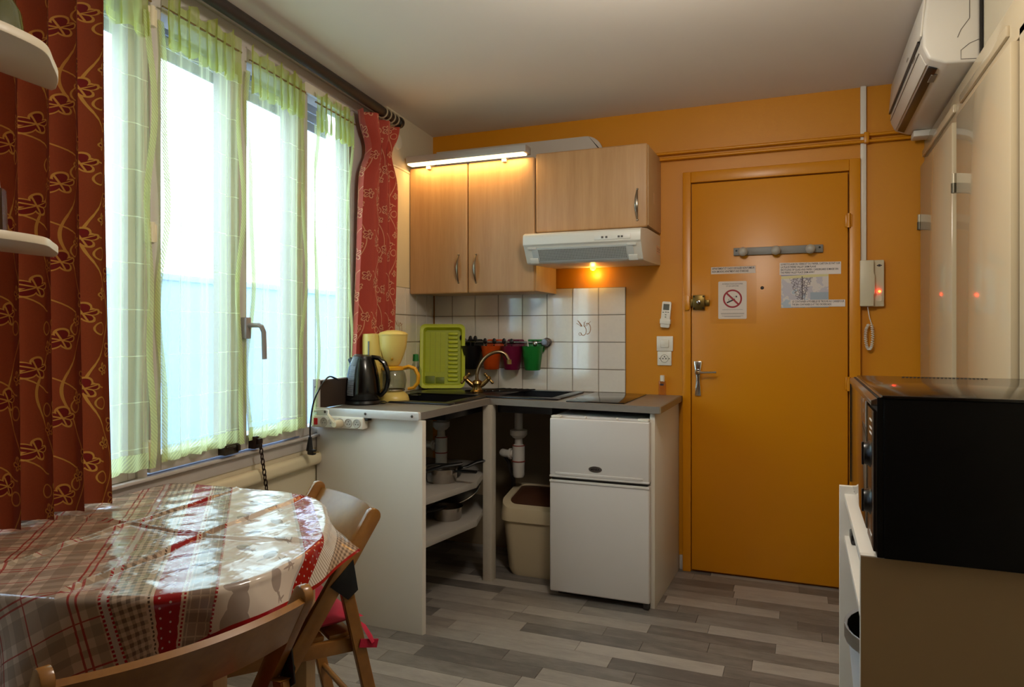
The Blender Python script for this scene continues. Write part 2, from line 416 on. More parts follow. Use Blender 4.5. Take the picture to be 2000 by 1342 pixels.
# ------------------------------------------------------------------ window (wall frame: o, -s, z)
win = thing('window_1', loc=wp(OW, 1.9, .742), rz=.107, kind='structure')
F0, F1 = -.135, -.05
g = G(WM)
g.box(F0, F1, -3.05, -.62, .742, .80, .004); g.box(F0, F1, -3.05, -.62, 2.315, 2.405, .004)
g.box(F0, F1, -2.242, -2.203, .79, 2.33, .003); g.box(F0, F1-.004, -1.362, -1.328, .79, 2.33, .003)
g.box(F0, F1, -.925, -.62, .79, 2.33, .004); g.box(F0, F1, -3.05, -3.0, .79, 2.33)
g.box(F1-.004, F1+.012, -3.05, -.62, 2.372, 2.39, .003); g.box(F1-.004, F1+.02, -3.05, -.62, .792, .803, .003)
g.done('frame', FRAME, win)
def sash(s0, s1, z0, z1, st, bt, o0=-.12, o1=-.044):
    g = G(WM)
    g.box(o0, o1, -s1, -s1+st, z0, z1, .004); g.box(o0, o1, -s0-st, -s0, z0, z1, .004)
    g.box(o0, o1, -s1+st, -s0-st, z0, z0+bt, .004); g.box(o0, o1, -s1+st, -s0-st, z1-bt, z1, .004)
    f = g.done('sash', FRAME, win)
    G(WM).box(-.092, -.086, -s1+st-.006, -s0-st+.006, z0+bt-.006, z1-bt+.006).done('pane', PANE, f, False)
sash(2.243, 3.0, .802, 2.313, .03, .036, o1=-.056)
sash(1.775, 2.2, .812, 2.313, .045, .052, o1=-.042)
sash(1.364, 1.773, .812, 2.313, .045, .052, o1=-.043)
sash(.927, 1.326, .802, 2.313, .03, .036, o1=-.056)
for z in (.884, 1.558, 2.226):
    g = G(WM); g.lathe([(0, 0), (.011, 0), (.011, .062), (.0, .062)], (-.034, -2.205, z-.03), 12); g.box(-.05, -.03, -2.225, -2.185, z-.028, z+.028, .002)
    g.done('hinge', CREAM, win)
g = G(WM); g.box(-.045, -.018, -1.765, -1.735, 1.225, 1.305, .004); g.tube([(-.018, -1.75, 1.275), (.025, -1.75, 1.275), (.034, -1.748, 1.27), (.038, -1.74, 1.25), (.038, -1.735, 1.15)], .009, 8, sx=1.15)
g.done('handle', mat('grey_handle', '#9a9592', .35, .3), win)
g = G(WM); g.box(-.045, -.012, -1.89, -1.815, .815, .85, .003); g.box(-.012, -.004, -1.885, -1.84, .838, .846, .002); g.box(-.012, -.002, -1.83, -1.817, .822, .848, .002); g.done('latch', mat('tarnished_metal', '#4a4136', .4, .8, var=.3, vs=40), win)
g = G(WM); g.rprism(-1.355, -.962, 2.275, 2.318, .02, 'x', F1-.002, F1+.014); g.done('ventilation_grille', mat('aged_white', '#d6cfbe', .4), win, label='long white oval air vent above the right panes')

# chain
ch = thing('window_chain', 'dark rusty chain hanging from the window latch bracket beside the table', 'chain', wp(-.01, 1.70, .56), .107)
G(WM).box(-.045, -.014, -1.72, -1.682, .812, .858, .003).box(-.016, 0, -1.712, -1.69, .828, .85, .004).done('bracket', mat('dark_iron', '#30201a', .45, .6, var=.3, vs=40), ch)
z = .832; k = 0
while z > .50:
    t = .832-z; s_ = 1.70-.19*t; oo = -.004+.02*t
    g = G(WM); pts = []
    for i in range(14):
        a = 2*pi*i/14; u, v = .0062*cos(a), .0135*sin(a)
        pts.append((oo+(u if k % 2 else 0)*1, -s_+(0 if k % 2 else u), z-.011+v))
    g.tube(pts, .0026, 6, True); g.done('link', mat('dark_iron', '#30201a'), ch); z -= .0205; k += 1

# sheer curtains (cafe curtains on thin rods)
def sheer(label, s0, s1, ztop, zbot, folds, ph, gap=0, do=0):
    t = thing('sheer_curtain', label, 'sheer curtain', wp(-.015, (s0+s1)/2, zbot), .107, None)
    N = 90
    def sh(u, z):
        k = 1-.03*sin(z*3+ph)
        s = s0+(s1-s0)*u
        a = .011*sin(2*pi*folds*u+ph)+.006*sin(2*pi*folds*2.3*u+1.7*ph+z*.6)
        flare = .5+.5*min(1, (ztop-z)/.5)
        return Vector((-.022+do+.8*a*flare, -(s+.006*sin(z*5+ph)*(u-.5)), z))
    L = (s1-s0)*1.35
    def f(u, v): return sh(u, zbot+.05+(ztop-.10-zbot-.05)*v+ (.015*u if gap else 0))
    G(WM).grid(f, N, 14, lambda u, v: (u*L+ph, zbot+v*(ztop-zbot))).done('voile', SHEER, t)
    def fb(u, v): p = sh(u, zbot+.05); return Vector((p.x+.001, p.y, zbot+.05*v+.006*sin(u*40)*(1-v)*.4))
    G(WM).grid(fb, N, 2, lambda u, v: (u*L, v*.05)).done('lace_hem', LACE, t)
    for uu in ((0,) if gap != 2 else ()) + (1,):
        def fe(u, v):
            z = zbot+(ztop-.05-zbot)*v; p = sh(uu, z); wv = .009*sin(v*17+ph*2+uu)
            return Vector((p.x+.012*sin(v*9+ph)+.004, p.y+(u-.5)*.026+wv, z))
        G(WM).grid(fe, 3, 60, lambda u, v: (u*.026, v*1.4)).done('lace_edge', LACE, t)
    def fh(u, v):
        z = ztop-.115+.15*v; s = s0+(s1-s0)*u; A = .016 if v < .5 else .010+.012*(v-.7)
        return Vector((-.016+.6*A*sin(2*pi*folds*2.4*u+ph)+.004*sin(u*90), -(s+.007*sin(2*pi*folds*2.4*u*1.0+1.2+ph)), z+.016*sin(u*23+ph*3)*v-.02*abs(sin(u*17+ph))*(1-v)))
    G(WM).grid(fh, 110, 4, lambda u, v: (u*L, v*.13)).done('gathered_heading', HEAD, t)
    G(WM).tube([(-.018, -s0+.012, ztop-.012), (-.018, -s1-.012, ztop-.012)], .0035, 6).done('rod', mat('brass_rod', '#8a7a50', .4, .7), t)
sheer('pale yellow sheer curtain left of the window post, partly behind the rust curtain', 2.235, 2.72, 2.275, .835, 4, .4)
sheer('pale yellow sheer curtain between the hinge post and the window handle', 1.805, 2.165, 2.28, .845, 3.4, 1.9)
sheer('pale yellow sheer curtain on the sash right of the window handle', 1.385, 1.735, 2.27, .845, 3.2, 3.3, 1)
sheer('pale yellow sheer curtain nearest the red curtain and the kettle', .955, 1.285, 2.255, .845, 3.4, 5.1, 0, -.016)

# curtain rod and curtains
rod = thing('curtain_rod', 'dark wooden curtain rod with black ball finial running under the ceiling', 'curtain rod', wp(.05, 1.8, 2.33), .107)
G(WM).tube([(.05, -3.6, 2.350), (.05, -.63, 2.345)], .023, 14).done('pole', DARK, rod)
G(WM).ball((.05, -.605, 2.343), .031, 16).ball((.05, -.635, 2.343), .024, 12, (1, .5, 1)).done('finial', BLACK, rod)
G(WM).box(-.06, .05, -.77, -.745, 2.33, 2.352, .003).box(-.06, -.052, -.785, -.73, 2.30, 2.39, .003).done('bracket', DARK, rod)
def curtain(t, m, s0, s1, z0, z1, folds, oc, amp, ph, wfun, ofun=lambda u, z: 0, nu=120, nv=40):
    L = (s1-s0)*1.9
    def f(u, v):
        z = z0+(z1-z0)*v; c = (s0+s1)/2; w2 = wfun(v); s = c+(s1-s0)*(u-.5)*w2
        q = 2*pi*folds*u+ph
        return Vector((oc+amp*(sin(q)+.35*sin(2*q+.6+v))+ofun(u, v), -(s+amp*.35*cos(q)), z))
    G(WM).grid(f, nu, nv, lambda u, v: (u*L, z0+(z1-z0)*v)).done('cloth', m, t, ang=180)
t = thing('curtain', 'heavy rust orange curtain with leaf pattern, at the left edge behind the shelves', 'curtain', wp(.04, 2.7, .79), .107)
curtain(t, CURT, 2.475, 3.02, .79, 2.33, 6.6, .040, .046, .9, lambda v: 1+.05*(1-v)*(1-v)-.02*sin(v*3))
for k in range(6):
    G(WM).ring((.05, -2.50-.09*k, 2.342), .028, .004, 'y', 16, 6).done('ring', mat('pale_ring', '#b9a98c', .4, .4), t)
t = thing('curtain', 'red leaf pattern curtain gathered at the right end of the window behind the coffee maker', 'curtain', wp(.03, .78, .93), .107)
def wr_(v): return .92-.42*math.exp(-((v-.86)/.07)**2)+.10*max(0, (v-.9)/.1)-.12*v
curtain(t, CURT2, .60, .97, 1.10, 2.315, 2.6, .034, .036, 2.2, wr_, lambda u, z: -.028*(1-z)**2)
for k in range(4):
    G(WM).ring((.05, -.66-.045*k, 2.342), .028, .004, 'y', 16, 6).done('ring', mat('pale_ring', '#b9a98c'), t)

tag(G(WM).box(OW, -.025, -3.3, -.62, 2.385, HC, .004).done('trim_2', wood('dark_pelmet_wood', '#5f5144', '#7a6a5a', (3, .3, 3), .5)), kind='structure')
# outside
tag(G(WM).box(-9, -.4, -9, 5, -.5, -.3).done('courtyard_ground', mat('concrete', '#8f959a', .8), None, False), kind='structure')
g = G(WM).box(-3.4, -3.2, -9, 5, -.3, 1.72).box(-3.44, -3.16, -9, 5, 1.72, 1.78, .01)
tag(g.done('courtyard_wall', mat('blue_grey_render', '#86a0cc', .8, var=.15, vs=2)), 'pale blue rendered yard wall seen through the sheer curtains', 'wall')
t = thing('roller_shutter', 'grey roller shutter rolled up above the outside of the window', 'shutter', wp(-.2, 1.8, 2.16), .107)
for k in range(4): G(WM).box(-.212, -.2, -3.0, -.9, 2.20+.045*k, 2.242+.045*k, .004).done('slat', mat('shutter_grey', '#8f97a6', .5), t)

# wall notice, cover, cladding ledge on the kitchen side wall
t = thing('paper_notice', 'small paper notice taped on the side wall left of the wall cabinet', 'notice', wp(-.006, .49, 1.535), .107)
G(WM).box(-.008, -.0072, -.62, -.40, 1.538, 1.592).done('sheet', PAPER, t, False)
g = G(WM)
for zz in (1.578, 1.557):
    s_ = .60
    while s_ > .42: l = random.uniform(.012, .03); g.box(-.0073, -.0068, -s_, -s_+l, zz-.004, zz+.004); s_ -= l+.006
g.done('printed_lines', INK, t, False)
g = G(WM).box(-.008, .004, -.635, -.35, 2.128, 2.14, .002); g.box(-.008, .0005, -.635, -.005, 1.4935, 2.128)
tag(g.done('wall_panel', CREAM), 'cream panel on the side wall between the red curtain and wall cabinet', 'panel')
g = G(WM); g.lathe([(0, .012), (.038, .010), (.043, 0)], (-.008, -.50, 2.275), 24, Matrix.Rotation(pi/2, 4, 'Y'))
tag(g.done('junction_cover', mat('aged_white', '#d6cfbe')), 'round white junction box cover on the wall above the red curtain', 'cover')

# ------------------------------------------------------------------ door
dr = thing('door_1', loc=(-.15, YB, 0), kind='structure')
DX0, DX1, DZ = -.530, .207, 2.02
g = G(); g.box(-.576, DX0-.004, YB-.035, YB, 0, 2.083, .004); g.box(DX1+.006, .262, YB-.035, YB, 0, 2.083, .004); g.box(DX0-.004, DX1+.006, YB-.035, YB, DZ+.006, 2.083, .004)
g.done('frame', ORANGE_G, dr)
G().box(DX0, DX1, YB-.028, YB, .012, DZ, .003).done('leaf', ORANGE_G, dr)
for z in (1.0, 1.785):
    g = G(); g.lathe([(0, -.034), (.009, -.034), (.009, .034), (0, .034)], (DX1+.003, YB-.042, z), 10); g.box(DX1-.012, DX1+.02, YB-.037, YB-.03, z-.03, z+.03, .002); g.done('hinge', ORANGE_G, dr)
yd = YB-.028
g = G(); g.prism([(-.513, .918), (-.481, .918), (-.488, 1.01), (-.476, 1.098), (-.518, 1.098), (-.506, 1.01)], 'y', yd-.012, yd, .004); g.done('handle_plate', CHROME, dr)
g = G(); g.tube([(-.497, yd-.01, 1.041), (-.497, yd-.045, 1.041), (-.488, yd-.054, 1.041), (-.40, yd-.056, 1.045)], .008, 10, sy=.8); g.lathe([(0, .014), (.015, .012), (.016, 0)], (-.497, yd-.01, 1.041), 16, Matrix.Rotation(pi/2, 4, 'X')); g.done('lever', CHROME, dr)
LK = mat('old_brass_lock', '#6b5526', .35, .8, var=.25, vs=30)
g = G().box(-.522, -.461, yd-.024, yd, 1.364, 1.44, .004); g.box(-.461, -.438, yd-.016, yd-.006, 1.385, 1.415, .003); g.box(-.533, -.522, yd-.02, yd, 1.38, 1.42, .002); lo = g.done('rim_lock', LK, dr)
g = G(); g.lathe([(0, .016), (.009, .014), (.012, 0)], (-.49, yd-.024, 1.402), 16, Matrix.Rotation(pi/2, 4, 'X'))
g.done('lock_knob', CHROME, dr)
g = G()
for a, b2 in ((-.515, 1.432), (-.468, 1.432), (-.515, 1.372), (-.468, 1.372)): g.ball((a, yd-.024, b2), .0045, 8)
g.done('screw_heads', BLACK, dr)
G().rprism(-.566, -.537, 1.362, 1.44, .013, 'y', YB-.052, YB-.034, 5, .003).done('strike_box', ORANGE_G, dr)
G().lathe([(0, .004), (.006, .004), (.0085, 0)], (-.183, yd, 1.471), 14, Matrix.Rotation(pi/2, 4, 'X')).done('peephole', BLACK, dr)

# coat rack
t = thing('coat_rack', 'grey coat rack with three round knobs fixed on the orange door', 'coat rack', (-.11, yd, 1.64))
GR = mat('grey_paint', '#7e7c78', .45); 
G().box(-.32, .098, yd-.014, yd, 1.637, 1.676, .003).done('board', GR, t)
for x in (-.272, -.118, .040): G().lathe([(0, .045), (.012, .044), (.021, .036), (.023, .028), (.017, .018), (.009, .012), (.009, 0)], (x, yd-.014, 1.653), 20, Matrix.Rotation(pi/2, 4, 'X')).done('knob', mat('pale_grey_knob', '#aaa49a', .35), t)
for x in (-.306, .082): G().ball((x, yd-.014, 1.662), .005, 8, (1, .5, 1)).done('screw', BLACK, t)

# notices on the door
def note(name, label, x0, x1, z0, z1, lines, tilt=0, dy=.001):
    t = thing(name, label, 'notice', ((x0+x1)/2, yd, z0))
    R = Matrix.Translation(((x0+x1)/2, 0, (z0+z1)/2)) @ Matrix.Rotation(-tilt, 4, 'Y') @ Matrix.Translation((-(x0+x1)/2, 0, -(z0+z1)/2))
    G(R).box(x0, x1, yd-dy, yd-dy+.0009, z0, z1).done('sheet', PAPER, t, False)
    lh = (z1-z0)/(len(lines)+.35)
    for i, (s_, wf) in enumerate(lines):
        text(s_, lh*.95, R @ onback(x0+.005, yd-dy-.0001, z1-.12*lh-i*lh), 'lettering', INK, t, width=(x1-x0-.010)*wf, offset=.0002)
    return t
note('door_notice', 'white strip notice above the no-smoking sign on the orange door', -.432, -.215, 1.547, 1.583, [('APPARTEMENT ET CAGE D ESCALIER NON FUMEUR', 1), ('NON SMOKING APARTMENT AND STAIRCASE', .86)], .0)
note('door_notice', 'white four-line notice above the map on the orange door', -.101, .177, 1.532, 1.592, [('LE RECYCLAGE DU VERRE ET DU PAPIER, CARTON SE FAIT SUR', 1), ('LA PLACE PIERRE VALLEY 200M PLANE', .6), ('RECYCLING OF GLASS AND PAPER / CARDBOARD IS MADE ON', .97), ('THE PIERRE VALLEY PLACE 200M AWAY', .58)], -.01, .0015)
note('door_notice', 'white two-line strip notice below the map on the orange door', -.048, .195, 1.373, 1.407, [('LE CONTAINER A POUBELLE SE TROUVE AU CARREFOUR', 1), ('THE BIN CONTAINER IS AT THE CROSSROADS', .76)], -.005, .004)
def map_mat():
    m, nt, b = newmat('printed_town_map'); b.inputs['Roughness'].default_value = .35
    tc = nt.nodes.new('ShaderNodeTexCoord'); sp = nt.nodes.new('ShaderNodeSeparateXYZ'); nt.links.new(tc.outputs['Generated'], sp.inputs[0])
    U, V = Ex(nt, sp.outputs[0]), Ex(nt, sp.outputs[2]); n1 = Ex(nt, noise(nt, 22, 3)); vr = nt.nodes.new('ShaderNodeTexVoronoi'); vr.feature = 'DISTANCE_TO_EDGE'; vr.inputs['Scale'].default_value = 75
    gp = nt.nodes.new('ShaderNodeNewGeometry'); nt.links.new(gp.outputs['Position'], vr.inputs['Vector']); street = Ex(nt, vr.outputs[0]).lt(.09)
    col = mixc(nt, n1.gt(.5), S('#b9b3bb'), S('#cfc6c0')); col = mixc(nt, n1.gt(.56)*V.lt(.55), col, S('#a9b4c0'))
    town = ((U-.42).ab()-(V*.28)).lt(.02+.0)*V.gt(.12)
    col = mixc(nt, street*town*.8, col, S('#5a4c55')); col = mixc(nt, (V-(U*.05)).rng(.80, .88), col, S('#cfc48e')); col = mixc(nt, (V-(U*.05)).gt(.88), col, S('#8f86a6'))
    col = mixc(nt, (U-.45).ab().lt(.012)*V.rng(.1, .86), col, S('#4a3c44')); col = mixc(nt, U.gt(.62)*V.lt(.42), col, S('#9aa6b2'))
    nt.links.new(col, b.inputs['Base Color']); return m
tag(G().box(-.094, .122, yd-.001, yd, 1.369, 1.548).done('town_map', map_mat(), None, False), 'printed town map taped on the orange door', 'map')
t = thing('no_smoking_sign', 'white no-smoking sign with red crossed circle on the orange door', 'sign', (-.325, yd, 1.29))
G().rprism(-.396, -.257, 1.316, 1.508, .006, 'y', yd-.0016, yd-.0006, 4).done('sheet', PAPER, t, False)
RED = mat('sign_red', '#9c1526', .5, var=0); cx, cz = -.326, 1.419; ys = yd-.0018
g = G(); n = 40
def ann(g, r0, r1, y0, y1):
    A = [[g.bm.verts.new((cx+r*cos(2*pi*k/n), yy, cz+r*sin(2*pi*k/n))) for k in range(n)] for r, yy in ((r0, y0), (r1, y0))]
    for k in range(n): g.bm.faces.new((A[0][k], A[0][(k+1) % n], A[1][(k+1) % n], A[1][k]))
ann(g, .0385, .047, ys, ys)
d = Matrix.Translation((cx, 0, cz)) @ Matrix.Rotation(radians(45), 4, 'Y'); g.box(-.042, .042, ys-.0002, ys, -.0045, .0045, M=d); g.done('prohibition_ring', RED, t, False)
d = Matrix.Translation((cx+.004, 0, cz+.004)) @ Matrix.Rotation(radians(-24), 4, 'Y')
g = G(); g.box(-.026, .014, ys-.0001, ys+.0001, -.004, -.003, M=d).box(-.026, .014, ys-.0001, ys+.0001, .003, .004, M=d).box(.013, .020, ys-.0001, ys+.0001, -.004, .004, M=d).box(-.026, -.024, ys-.0001, ys+.0001, -.004, .004, M=d)
d2 = Matrix.Translation((cx-.01, 0, cz-.012)) @ Matrix.Rotation(radians(-24), 4, 'Y'); g.box(-.02, .024, ys-.0001, ys+.0001, -.004, .003, M=d2)
g.tube([(cx-.027, ys, cz+.006), (cx-.022, ys, cz+.013), (cx-.029, ys, cz+.018), (cx-.024, ys, cz+.024)], .0012, 5, sy=.2); g.done('cigarette_print', INK, t, False)
text('INTERDICTION DE FUMER', .0095, onback(cx, ys, 1.499), 'lettering', INK, t, 'CENTER', .1); text('ET DE VAPOTER', .0095, onback(cx, ys, 1.488), 'lettering', INK, t, 'CENTER', .06)
g = G()
for zz, ww in ((1.363, .1), (1.345, .115), (1.341, .112), (1.331, .105), (1.327, .08)): g.box(cx-ww/2, cx+ww/2, ys-.0001, ys+.0001, zz-.0009, zz+.0009)
g.done('printed_lines', mat('grey_ink', '#8f8580', .7), t, False)
G().box(-.436, -.210, yd-.0024, yd-.002, 1.292, 1.588).done('plastic_sleeve', PLASTIC, t, False)

# ------------------------------------------------------------------ back wall fittings
t = thing('cable_conduit', 'white vertical cable conduit running down the back wall to the intercom', 'conduit', (.275, YB, 1.59))
G().box(.262, .288, YB-.02, YB, 1.59, HC, .004).done('channel', WHITEP, t)
t = thing('pipe_run', 'pair of thin orange painted pipes along the back wall above the door', 'pipe', (-.1, YB, 2.15))
for z in (2.190, 2.160):
    G().tube([(-.72, YB-.032, z), (.49, YB-.032, z)], .0075, 10).done('pipe', ORANGE_G, t)
G().box(.276, .298, YB-.045, YB, 2.15, 2.203, .004).done('clip', ORANGE_G, t)
ic = thing('intercom', 'cream wall intercom with handset, red light and coiled cord', 'intercom', (.31, YB, 1.37))
IV = mat('ivory_plastic', '#cfc4a8', .4)
G().box(.258, .363, YB-.03, YB, 1.37, 1.592, .005).done('base', IV, ic)
g = G(); g.prism([(.258, 1.372), (.317, 1.372), (.317, 1.425), (.322, 1.43), (.322, 1.52), (.317, 1.527), (.317, 1.59), (.258, 1.59)], 'y', YB-.055, YB-.031, .005); g.done('handset', IV, ic)
g = G().ball((.343, YB-.031, 1.442), .0055, 12, (1, .6, 1)); g.done('red_light', mat('red_led', '#ff3010', .3, var=0, emit='#ff2808', es=55), ic)
G().rprism(.328, .352, 1.395, 1.425, .008, 'y', YB-.032, YB-.029).done('call_button', mat('ivory_button', '#d8cfb6', .35), ic)
g = G().box(.337, .347, YB-.0305, YB-.0298, 1.560, 1.571); g.ball((.334, YB-.0302, 1.5655), .003, 8).ball((.35, YB-.0302, 1.5655), .003, 8); g.done('emblem', INK, ic)
g = G(); pts = []
base = [(.292, 1.37), (.300, 1.32), (.309, 1.285), (.314, 1.24), (.311, 1.19), (.300, 1.165), (.289, 1.18), (.283, 1.22), (.285, 1.26), (.296, 1.286)]
cp = cr(base, 26)
for i, p in enumerate(cp):
    coil = min(1, max(0, (i-45)/10)); a = i*1.15
    pts.append((p.x+.006*cos(a)*coil, YB-.03+.006*sin(a)*coil, p.y))
g.tube(pts, .0022, 5); g.done('coiled_cord', WHITEP, ic)

rm = thing('remote_control', 'white air conditioner remote in its wall holder left of the door', 'remote', (-.665, YB, 1.27))
d = Matrix.Translation((-.664, 0, 1.34)) @ Matrix.Rotation(radians(5), 4, 'Y') @ Matrix.Translation((.664, 0, -1.34))
G(d).rprism(-.688, -.640, 1.272, 1.41, .008, 'y', YB-.03, YB-.01, 4, .003).done('body', WHITEP, rm)
G(d).box(-.680, -.648, YB-.0306, YB-.029, 1.365, 1.397).done('display', mat('lcd', '#6d6f68', .2), rm, False)
g = G(d)
for i, (a, b2) in enumerate(((-.678, 1.352), (-.664, 1.354), (-.652, 1.354), (-.664, 1.34), (-.664, 1.328))): g.box(a-.004, a+.004, YB-.0312, YB-.03, b2-.002, b2+.002)
g.done('buttons', mat('button_olive', '#5c5f3c', .5), rm, False)
G(d).box(-.692, -.636, YB-.034, YB, 1.29, 1.318, .004).done('holder', WHITEP, rm)
sw = thing('light_switch', 'white square light switch on the wall left of the door', 'switch', (-.672, YB, 1.147))
G().box(-.716, -.629, YB-.011, YB, 1.147, 1.227, .004).done('plate', WHITEP, sw); G().box(-.694, -.651, YB-.017, YB-.009, 1.166, 1.208, .003).done('rocker', WHITEP, sw)
sk = thing('wall_socket', 'white wall socket just below the light switch', 'socket', (-.672, YB, 1.07))
G().box(-.712, -.637, YB-.011, YB, 1.071, 1.146, .004).done('plate', WHITEP, sk)
g = G(); g.lathe([(.019, 0), (.021, .003), (.021, 0)], (-.674, YB-.011, 1.108), 20, RB); g.done('well', mat('socket_grey', '#a79f92', .5), sk)
g = G()
for a, b2 in ((-.682, 1.108), (-.666, 1.108), (-.674, 1.118)): g.ball((a, YB-.012, b2), .0032, 8)
for a in (-.699, -.649): g.ball((a, YB-.011, 1.108), .0028, 8)
g.done('holes', INK, sk)

# ------------------------------------------------------------------ kitchen: wall cabinets
yf = 3.446
def cab_handle(g, x, z0, z1, y):
    pts = []; n = 12
    for i in range(n+1):
        q = i/n; pts.append((x, y-.004-.026*sin(pi*q), z0+(z1-z0)*q))
    g.tube(pts, [.0035+.006*sin(pi*i/n)**1 for i in range(n+1)], 8, sy=.7)
    return g.ball((x, y-.004, z0), .006, 8).ball((x, y-.004, z1), .006, 8)
NICK = mat('satin_nickel', '#9b9283', .28, 1, var=.06)
def door_panel(x0, x1, z0, z1, name, parent):
    return G().box(x0, x1, yf-.002, yf+.019, z0, z1, .010, 4).done(name, BEECH, parent)
c1 = thing('wall_cabinet', 'tall beech two-door wall cabinet left of the range hood', 'cabinet', (-1.65, 3.64, 1.46))
WC = wood('pale_beech_side', '#b99468', '#c9a97e', (2.5, 2.5, .2), .45)
G().box(-2.022, -1.279, yf+.021, YB-.012, 1.463, 2.155, .002).done('body', WC, c1)
d = door_panel(-2.022, -1.666, 1.458, 2.158, 'door', c1); cab_handle(G(), -1.717, 1.516, 1.666, yf).done('handle', NICK, d)
d = door_panel(-1.661, -1.280, 1.458, 2.158, 'door', c1); cab_handle(G(), -1.613, 1.514, 1.664, yf).done('handle', NICK, d)
c2 = thing('wall_cabinet', 'wide beech single-door wall cabinet directly above the range hood', 'cabinet', (-.985, 3.64, 1.76))
G().box(-1.274, -.694, yf+.021, YB-.001, 1.772, 2.168, .002).done('body', WC, c2)
d = door_panel(-1.274, -.695, 1.762, 2.172, 'door', c2); cab_handle(G(), -.743, 1.797, 1.947, yf).done('handle', NICK, d)
G().box(-.695, -.6935, 3.60, 3.63, 1.90, 1.955, .0).done('bracket_cover', mat('pale_cap', '#d0ad85', .5), c2, False)
sl = thing('strip_light', 'brushed metal strip light with glowing tube on top of the wall cabinet', 'lamp', (-1.655, 3.41, 2.145))
G().box(-2.005, -1.303, 3.375, 3.455, 2.170, 2.208, .003).done('housing', mat('pale_aluminium', '#b3aeaa', .35, .35), sl)
G().box(-1.998, -1.315, 3.378, 3.430, 2.161, 2.171, .004).done('diffuser', mat('lit_tube', '#fff2d8', .4, var=0, emit='#ffdfa0', es=3.2), sl)
for x in (-1.895, -1.445): G().box(x-.012, x+.012, 3.425, 3.443, 2.142, 2.171, .002).box(x-.012, x+.012, 3.425, 3.50, 2.159, 2.171).done('bracket', WHITEP, sl)
pts = [(-2.03, 2.168), (-1.005, 2.168), (-1.005, 2.235)]
for i in range(9): a = pi/2*i/8; pts.append((-1.105+.1*cos(a), 2.228+.1*sin(a)))
pts += [(-2.03, 2.328)]
tag(G().prism(pts, 'y', 3.775, 3.80, .003).done('white_board', mat('white_board_laminate', '#c9bfb3', .5), None), 'white board with rounded corner standing on top of the wall cabinets', 'board')

# range hood
hd = thing('range_hood', 'white slim range hood under the beech cabinet with a lit bulb', 'range hood', (-.99, 3.55, 1.6))
HW = mat('hood_enamel', '#d8d5cb', .33, var=.02)
X0, X1 = -1.289, -.697
prof = [(YB-.002, 1.762), (3.46, 1.757), (3.325, 1.742), (3.304, 1.733), (3.300, 1.72), (3.300, 1.682), (3.31, 1.675), (3.36, 1.598), (3.375, 1.592), (YB-.002, 1.604)]
body = G(); body.prism(prof, 'x', X0, X1, .003); body.done('body', HW, hd)
# sloping filter panel: point on front slope
p0 = Vector((0, 3.312, 1.672)); p1 = Vector((0, 3.362, 1.597)); dv = (p1-p0); L = dv.length; dv.normalize(); nv = Vector((0, -dv.z*-1, dv.y*-1)); nv = Vector((0, dv.z, -dv.y)); nv = -nv if nv.y > 0 else nv
def slope(x, q, h): return Vector((x, 0, 0))+p0+dv*q+nv*h
MS = Matrix(((1, 0, 0, 0), (0, dv.y, nv.y, p0.y), (0, dv.z, nv.z, p0.z), (0, 0, 0, 1)))
G(MS).box(X0+.04, X1-.04, .006, L-.006, .001, .004, .002).done('visor_panel', mat('visor_grey', '#b9bdbb', .3), hd)
g = G(MS)
nx, ny = 56, 7
for i in range(nx+1): x = X0+.075+(X1-X0-.15)*i/nx; g.box(x-.0016, x+.0016, .016, L-.014, .004, .0055)
for j in range(ny+1): q = .016+(L-.03)*j/ny; g.box(X0+.075, X1-.075, q-.0013, q+.0013, .004, .0057)
g.done('filter_mesh', mat('filter_grey', '#a8aaa6', .35), hd, False)
G(MS).box(X0+.073, X1-.073, .014, L-.012, .0036, .0043).done('filter_backing', mat('filter_dark', '#5d615f', .5), hd, False)
for x in (X0+.045, X1-.045): G(MS).box(x-.022, x+.022, L-.03, L, .003, .008, .002).box(x-.022, x+.022, 0, .012, .003, .008, .002).done('visor_clip', HW, hd)
G().box(-.92, -.745, 3.2965, 3.301, 1.69, 1.712, .001).done('control_panel', HW, hd); g = G()
for x in (-.88, -.86, -.80, -.785): g.box(x-.005, x+.005, 3.2945, 3.297, 1.697, 1.706)
g.done('slider_switches', mat('slider_grey', '#55504a', .5), hd, False)
G().ball((-1.055, 3.757, 1.597), .016, 14, (1, 1, .8)).done('bulb', mat('lit_bulb', '#ffcf60', .3, var=0, emit='#ffae20', es=12), hd)
G().box(-.697, -.6964, 3.69, 3.795, 1.655, 1.70).done('label_sticker', mat('hood_sticker', '#d8b99c', .5), hd, False)
g = G()
for zz in (1.687, 1.68, 1.670): g.box(-.6965, -.6962, 3.70, 3.79, zz-.0012, zz+.0012)
g.done('sticker_print', mat('brown_ink', '#8a5a44', .6), hd, False)

# ------------------------------------------------------------------ kitchen: counter
WT = mat('grey_worktop', '#7b736b', .35, var=.12, vs=25)
wt = thing('worktop', 'L-shaped grey laminate worktop with metal edge strip carrying sink and hob', 'worktop', (-1.4, 3.2, .88))
poly = [(-1.935, 2.552), (-1.462, 2.588), (-1.452, 3.262), (-.585, 3.178), (-.588, YB-.012), (-2.045, YB-.012)]
g = G(); es_ = []
for lp in (poly, [(-1.912, 2.928), (-1.528, 2.928), (-1.528, 3.337), (-1.912, 3.337)], [(-1.437, 3.328), (-1.143, 3.328), (-1.143, 3.697), (-1.437, 3.697)]):
    vs_ = [g.bm.verts.new((x, y, .915)) for x, y in lp]; es_ += [g.bm.edges.new((vs_[k], vs_[(k+1) % len(vs_)])) for k in range(len(vs_))]
bmesh.ops.triangle_fill(g.bm, edges=es_, use_beauty=True, normal=(0, 0, 1))
